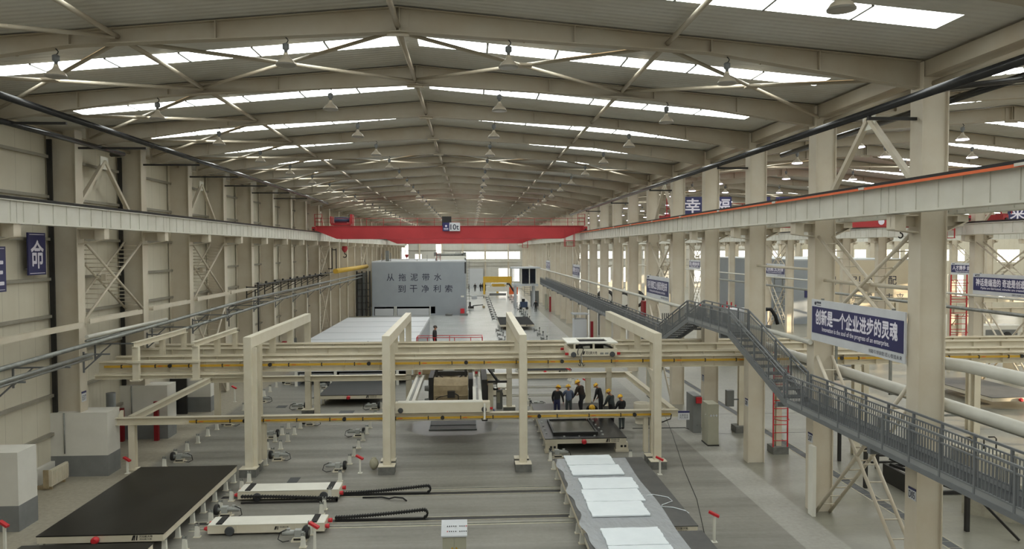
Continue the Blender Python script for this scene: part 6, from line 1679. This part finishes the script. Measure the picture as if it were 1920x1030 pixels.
# ------------------------------------------------------------------ third hall: second chamber, lines and clutter
t = thing('curing_chamber', 'pale curing chamber in the third hall with slogan lettering behind the columns', 'chamber', (45, 88, 0))
MB().box(38.4, 42.0, 88.0, 88.2, 0, 7.7).build('grey_front_wall', GREYPANEL, t, world=True); MB().box(42.0, 54.0, 88.0, 88.2, 0, 7.7).build('painted_sunlit_front_wall', SUNPAINTPANEL, t, world=True)  # right part of the front: sunlight on the grey panel is painted in as cream
MB().box(38.4, 38.6, 88.2, 118, 0, 7.7).build('side_wall', GREYPANEL, t, world=True); MB().box(53.8, 54.0, 88.2, 118, 0, 7.7).build('side_wall', GREYPANEL, t, world=True)
MB().box(38.4, 54.0, 88.0, 118, 7.7, 7.85).build('roof', GREYLT, t, world=True)
for i, ch in enumerate('创新引领装配'): text('slogan_character', ch, 1.05, 1.05, (43.1 + i * 1.52, 87.998, 4.7), (1, 0, 0), (0, 0, 1), INK, t, bold=0.012)
for i, ch in enumerate('匠心智造未来'): text('slogan_character', ch, 1.05, 1.05, (44.9 + i * 1.36, 87.998, 2.6), (1, 0, 0), (0, 0, 1), INK, t, bold=0.012)
MB().box(40.3, 41.8, 87.94, 88.0, 3.2, 4.2).build('blue_notice', BLUE, t, world=True)
m = MB()
for x in (36.6, 37.6): m.box(x - 0.06, x + 0.06, 88, 88.12, 0, 7.2)
for i in range(9): m.box(36.6, 38.4, 88, 88.08, 0.6 + i * 0.8, 0.68 + i * 0.8)
m.build('ladder_tower', CABDARK, t, world=True)
t = thing('red_machine', 'red spiky machine row behind the raised bridge in the second hall', 'machine', (22.2, 66, 0))
MB().box(20.6, 24.2, 66, 67.2, 2.9, 3.4).build('base', BLACK, t, world=True)
m = MB()
random.seed(9)
for i in range(26):
    x = 20.7 + i * 0.135; h_ = 0.5 + 0.5 * random.random(); m.box(x - 0.03, x + 0.03, 66.2 + (i % 3) * 0.3, 66.26 + (i % 3) * 0.3, 3.4, 3.4 + h_)
m.build('red_rods', RED2, t, world=True)
for x in (20.8, 24.0): MB().box(x - 0.1, x + 0.1, 66, 67.2, 0, 2.9).build('leg', CREAM2, t, world=True)
t = thing('white_spreader', 'grey-white casting machine with a black chain seen through the second row columns', 'machine', (23.6, 63, 0))
MB().box(21.9, 25.6, 63, 65, 2.55, 3.9).build('body', GREYLT, t, world=True)
MB().path([(25.2, 63, 3.9), (25.9, 63, 3.9), (26.3, 63, 3.3), (26.5, 63, 2.6)], 0.16, 8).build('black_chain', RUBBER, t, world=True)
for x in (22.2, 25.3): MB().box(x - 0.12, x + 0.12, 63.2, 65, 0, 2.55).build('leg', CABDARK, t, world=True)
MB().box(21.6, 25.9, 62.9, 65.1, 2.2, 2.5).build('underframe', CABDARK, t, world=True)
# hose reels behind the far walkway columns
for n, (x, y) in enumerate(((15.6, 76), (17.4, 78), (14.4, 79))):
    t = thing('drum', '%s black and white drum behind the walkway columns' % nth(n + 1), 'drum', (x, y, 0), group='drums behind the columns')
    MB().lathe((x, y, 3.9), [(0.75, -0.4), (0.95, -0.35), (0.95, 0.35), (0.75, 0.4)], 20, 'Y').build('drum', BLACK, t, world=True)
    MB().lathe((x, y - 0.42, 3.9), [(0.6, -0.02), (0.6, 0.02)], 20, 'Y').build('drum_face', WHITE, t, world=True)
    for d in (-0.7, 0.7): MB().box(x + d - 0.06, x + d + 0.06, y - 0.3, y + 0.3, 0, 3.6).build('leg', CABDARK, t, world=True)
t = thing('red_tank', 'red machine half hidden by the banner column in the second hall', 'machine', (16.5, 64, 0))
MB().box(15.0, 16.1, 64, 65, 3.2, 4.6).build('red_body', REDD, t, world=True)
for x in (15.1, 16.0): MB().box(x - 0.07, x + 0.07, 64.1, 64.9, 0, 3.2).build('leg', BLACK, t, world=True)
t = thing('rebar_rack', 'dark rack of upright bars under the second banner', 'rack', (18, 60, 0))
m = MB()
for i in range(22): m.box(15.6 + i * 0.16, 15.66 + i * 0.16, 60, 60.06, 2.6, 3.9)
m.box(15.5, 19.2, 59.95, 60.1, 2.5, 2.62); m.build('bars', BLACK, t, world=True)
for x in (15.6, 19.1): MB().box(x - 0.06, x + 0.06, 59.95, 60.1, 0, 2.5).build('leg', BLACK, t, world=True)
# production tables and carts in the second and third hall
for n, (x0, x1, y0, y1) in enumerate(((24.5, 28.2, 52, 59), (29.5, 33.0, 40.5, 47), (38, 41.6, 60, 67))):
    table(x0, x1, y0, y1, '%s mould table in the neighbouring halls counted from the walkway row' % nth(n + 1), PALTOP2, 'mould tables in the neighbouring halls', mark=False)
for n, (x, y) in enumerate(((38.5, 52), (42.5, 51), (47.5, 53))):
    t = thing('spreader_machine', '%s white machine under the larger second-row banner, counted from the left' % nth(n + 1), 'machine', (x, y, 0), group='white machines in the third hall')
    MB().box(x - 1.5, x + 1.5, y, y + 1.5, 2.6, 3.5).build('body', WHITE, t, world=True)
    MB().box(x - 1.2, x + 1.2, y - 0.02, y, 2.8, 3.2).build('dark_panel', CABDARK, t, world=True)
    for d in (-1.3, 1.3): MB().box(x + d - 0.12, x + d + 0.12, y, y + 1.4, 0, 2.6).build('leg', CREAM2, t, world=True)
    MB().lathe((x + 0.4, y - 0.05, 2.75), [(0.3, -0.06), (0.3, 0.06)], 14, 'Y').build('wheel', BLACK, t, world=True)
t = thing('caged_ladder', 'tall red caged ladder right of the nearest walkway column, in the third hall', 'ladder', (36.5, 52.5, 0))
for x in (35.0, 36.2): MB().box(x - 0.035, x + 0.035, 52.5, 52.57, 1.0, 7.2).build('stile', RED2, t, world=True)
for i in range(15): MB().tube((35.0, 52.5, 1.2 + i * 0.4), (36.2, 52.5, 1.2 + i * 0.4), 0.025, 6).build('rung', RED2, t, world=True)
MB().box(35.0, 35.08, 52.6, 52.9, 0, 7.2).build('post', CREAM2, t, world=True)
m = MB()
for z in (3.0, 4.2, 5.4, 6.6): m.path([(35.6 - 0.6 * math.cos(a), 52.5 - 0.6 * math.sin(a), z) for a in [PI * i / 8 for i in range(9)]], 0.025, 5)
m.build('hoops', RED2, t, world=True)
girder_x(36.0, 56.0, 56.0, 4.0, 4.45, 'cream girder crossing the third hall at the height of the long girders')
girder_x(36.0, 56.0, 68.0, 4.0, 4.45, 'second cream girder crossing the third hall, farther back')
for n, (x, y) in enumerate(((38, 56), (44, 56), (50, 56), (55, 56), (40, 68), (47, 68), (54, 68))):
    tag(hpost(x, y, 0, 4.0, 0.28, 0.28).build('girder_post', CREAM2), '%s cream post under the girders of the third hall' % nth(n + 1), 'post', 'girder posts in the third hall')

# ------------------------------------------------------------------ lower right: scrap frames, concrete block, drain
t = thing('scrap_rack', 'black welded steel frame lying on the floor behind the nearest walkway column', 'frame', (18, 27, 0))
for y in (26.5, 28.2): MB().box(16.2, 19.0, y - 0.06, y + 0.06, 0.0, 0.12).build('bottom_bar', BLACK, t, world=True)
for y in (26.5, 28.2): MB().box(16.2, 19.0, y - 0.06, y + 0.06, 0.55, 0.67).build('top_bar', BLACK, t, world=True)
for x in (16.25, 18.95): MB().box(x - 0.06, x + 0.06, 26.4, 28.3, 0.0, 0.67).build('end_frame', BLACK, t, world=True)
MB().bar((16.4, 28.2, 0.9), (18.3, 26.4, 0.12), 0.14, 0.1).build('diagonal_bar', BLACK, t, world=True)
MB().bar((16.3, 28.0, 0.72), (17.9, 26.6, 0.2), 0.12, 0.1).build('diagonal_bar', BLACK, t, world=True)
t = thing('scrap_rack', 'black upright steel frame standing left of the welded one', 'frame', (16.5, 29.5, 0))
for x, y in ((15.0, 27.4), (16.8, 29.8), (15.8, 31.0), (18.6, 30.2)): MB().box(x - 0.06, x + 0.06, y - 0.06, y + 0.06, 0, 1.6).build('upright', BLACK, t, world=True)
MB().box(16.8, 18.6, 29.8, 29.9, 0.5, 0.58).build('bar', BLACK, t, world=True); MB().box(16.8, 18.6, 30.2, 30.3, 0.1, 0.18).build('bar', BLACK, t, world=True)
t = thing('concrete_block', 'pale concrete block with bent lifting loops behind the walkway railing', 'concrete block', (20.5, 29.5, 0))
MB().box(19.3, 20.9, 27.2, 28.8, 0, 1.25).build('block', CONCL, t, world=True)
for x in (19.6, 20.1, 20.6): MB().path([(x, 28.0, 1.25), (x, 28.0, 1.65), (x - 0.08, 28.0, 1.72), (x - 0.32, 28.0, 1.72)], 0.03, 6).build('lifting_loop', BLACK, t, world=True)
t = thing('concrete_wall_panel', 'pale concrete slab standing on dark props at the lower right corner', 'concrete panel', (18.5, 24.5, 0))
MB().hexa([(16.9, 24.6, 0), (18.6, 22.9, 0), (18.75, 23.05, 0), (17.05, 24.75, 0), (16.9, 24.6, 1.3), (18.6, 22.9, 1.3), (18.75, 23.05, 1.3), (17.05, 24.75, 1.3)]).build('slab', CONCL, t, world=True)
MB().box(15.9, 16.02, 22.9, 23.02, 0, 1.5).build('prop', BLACK, t, world=True)
MB().bar((15.96, 22.96, 1.45), (17.0, 22.0, 0.05), 0.07, 0.07).build('prop_strut', BLACK, t, world=True)
MB().bar((15.3, 24.6, 1.1), (14.6, 23.6, 0.05), 0.09, 0.07).build('prop_strut', BLACK, t, world=True)
MB().box(18.0, 18.1, 23.7, 23.8, 0, 1.5).build('prop', BLACK, t, world=True)
t = thing('floor_drain', 'grated floor drain running along the second hall behind the walkway row', 'floor drain', (14.7, 40, 0))
MB().box(14.45, 14.95, 16, 75, 0.001, 0.006).build('channel_edge', CONCL, t, world=True)
m = MB()
y = 16.2
while y < 75: m.box(14.52, 14.88, y, y + 0.46, 0.006, 0.012); y += 0.5
m.build('grating', DGREY2, t, world=True)
for n, y in enumerate((36.0, 40.3)):
    tag(MB().box(11.0, 40, y - 0.02, y + 0.02, 0.001, 0.006).build('floor_line', CABDARK), '%s thin dark line across the floor of the second hall' % nth(n + 1), 'floor line', 'floor lines')
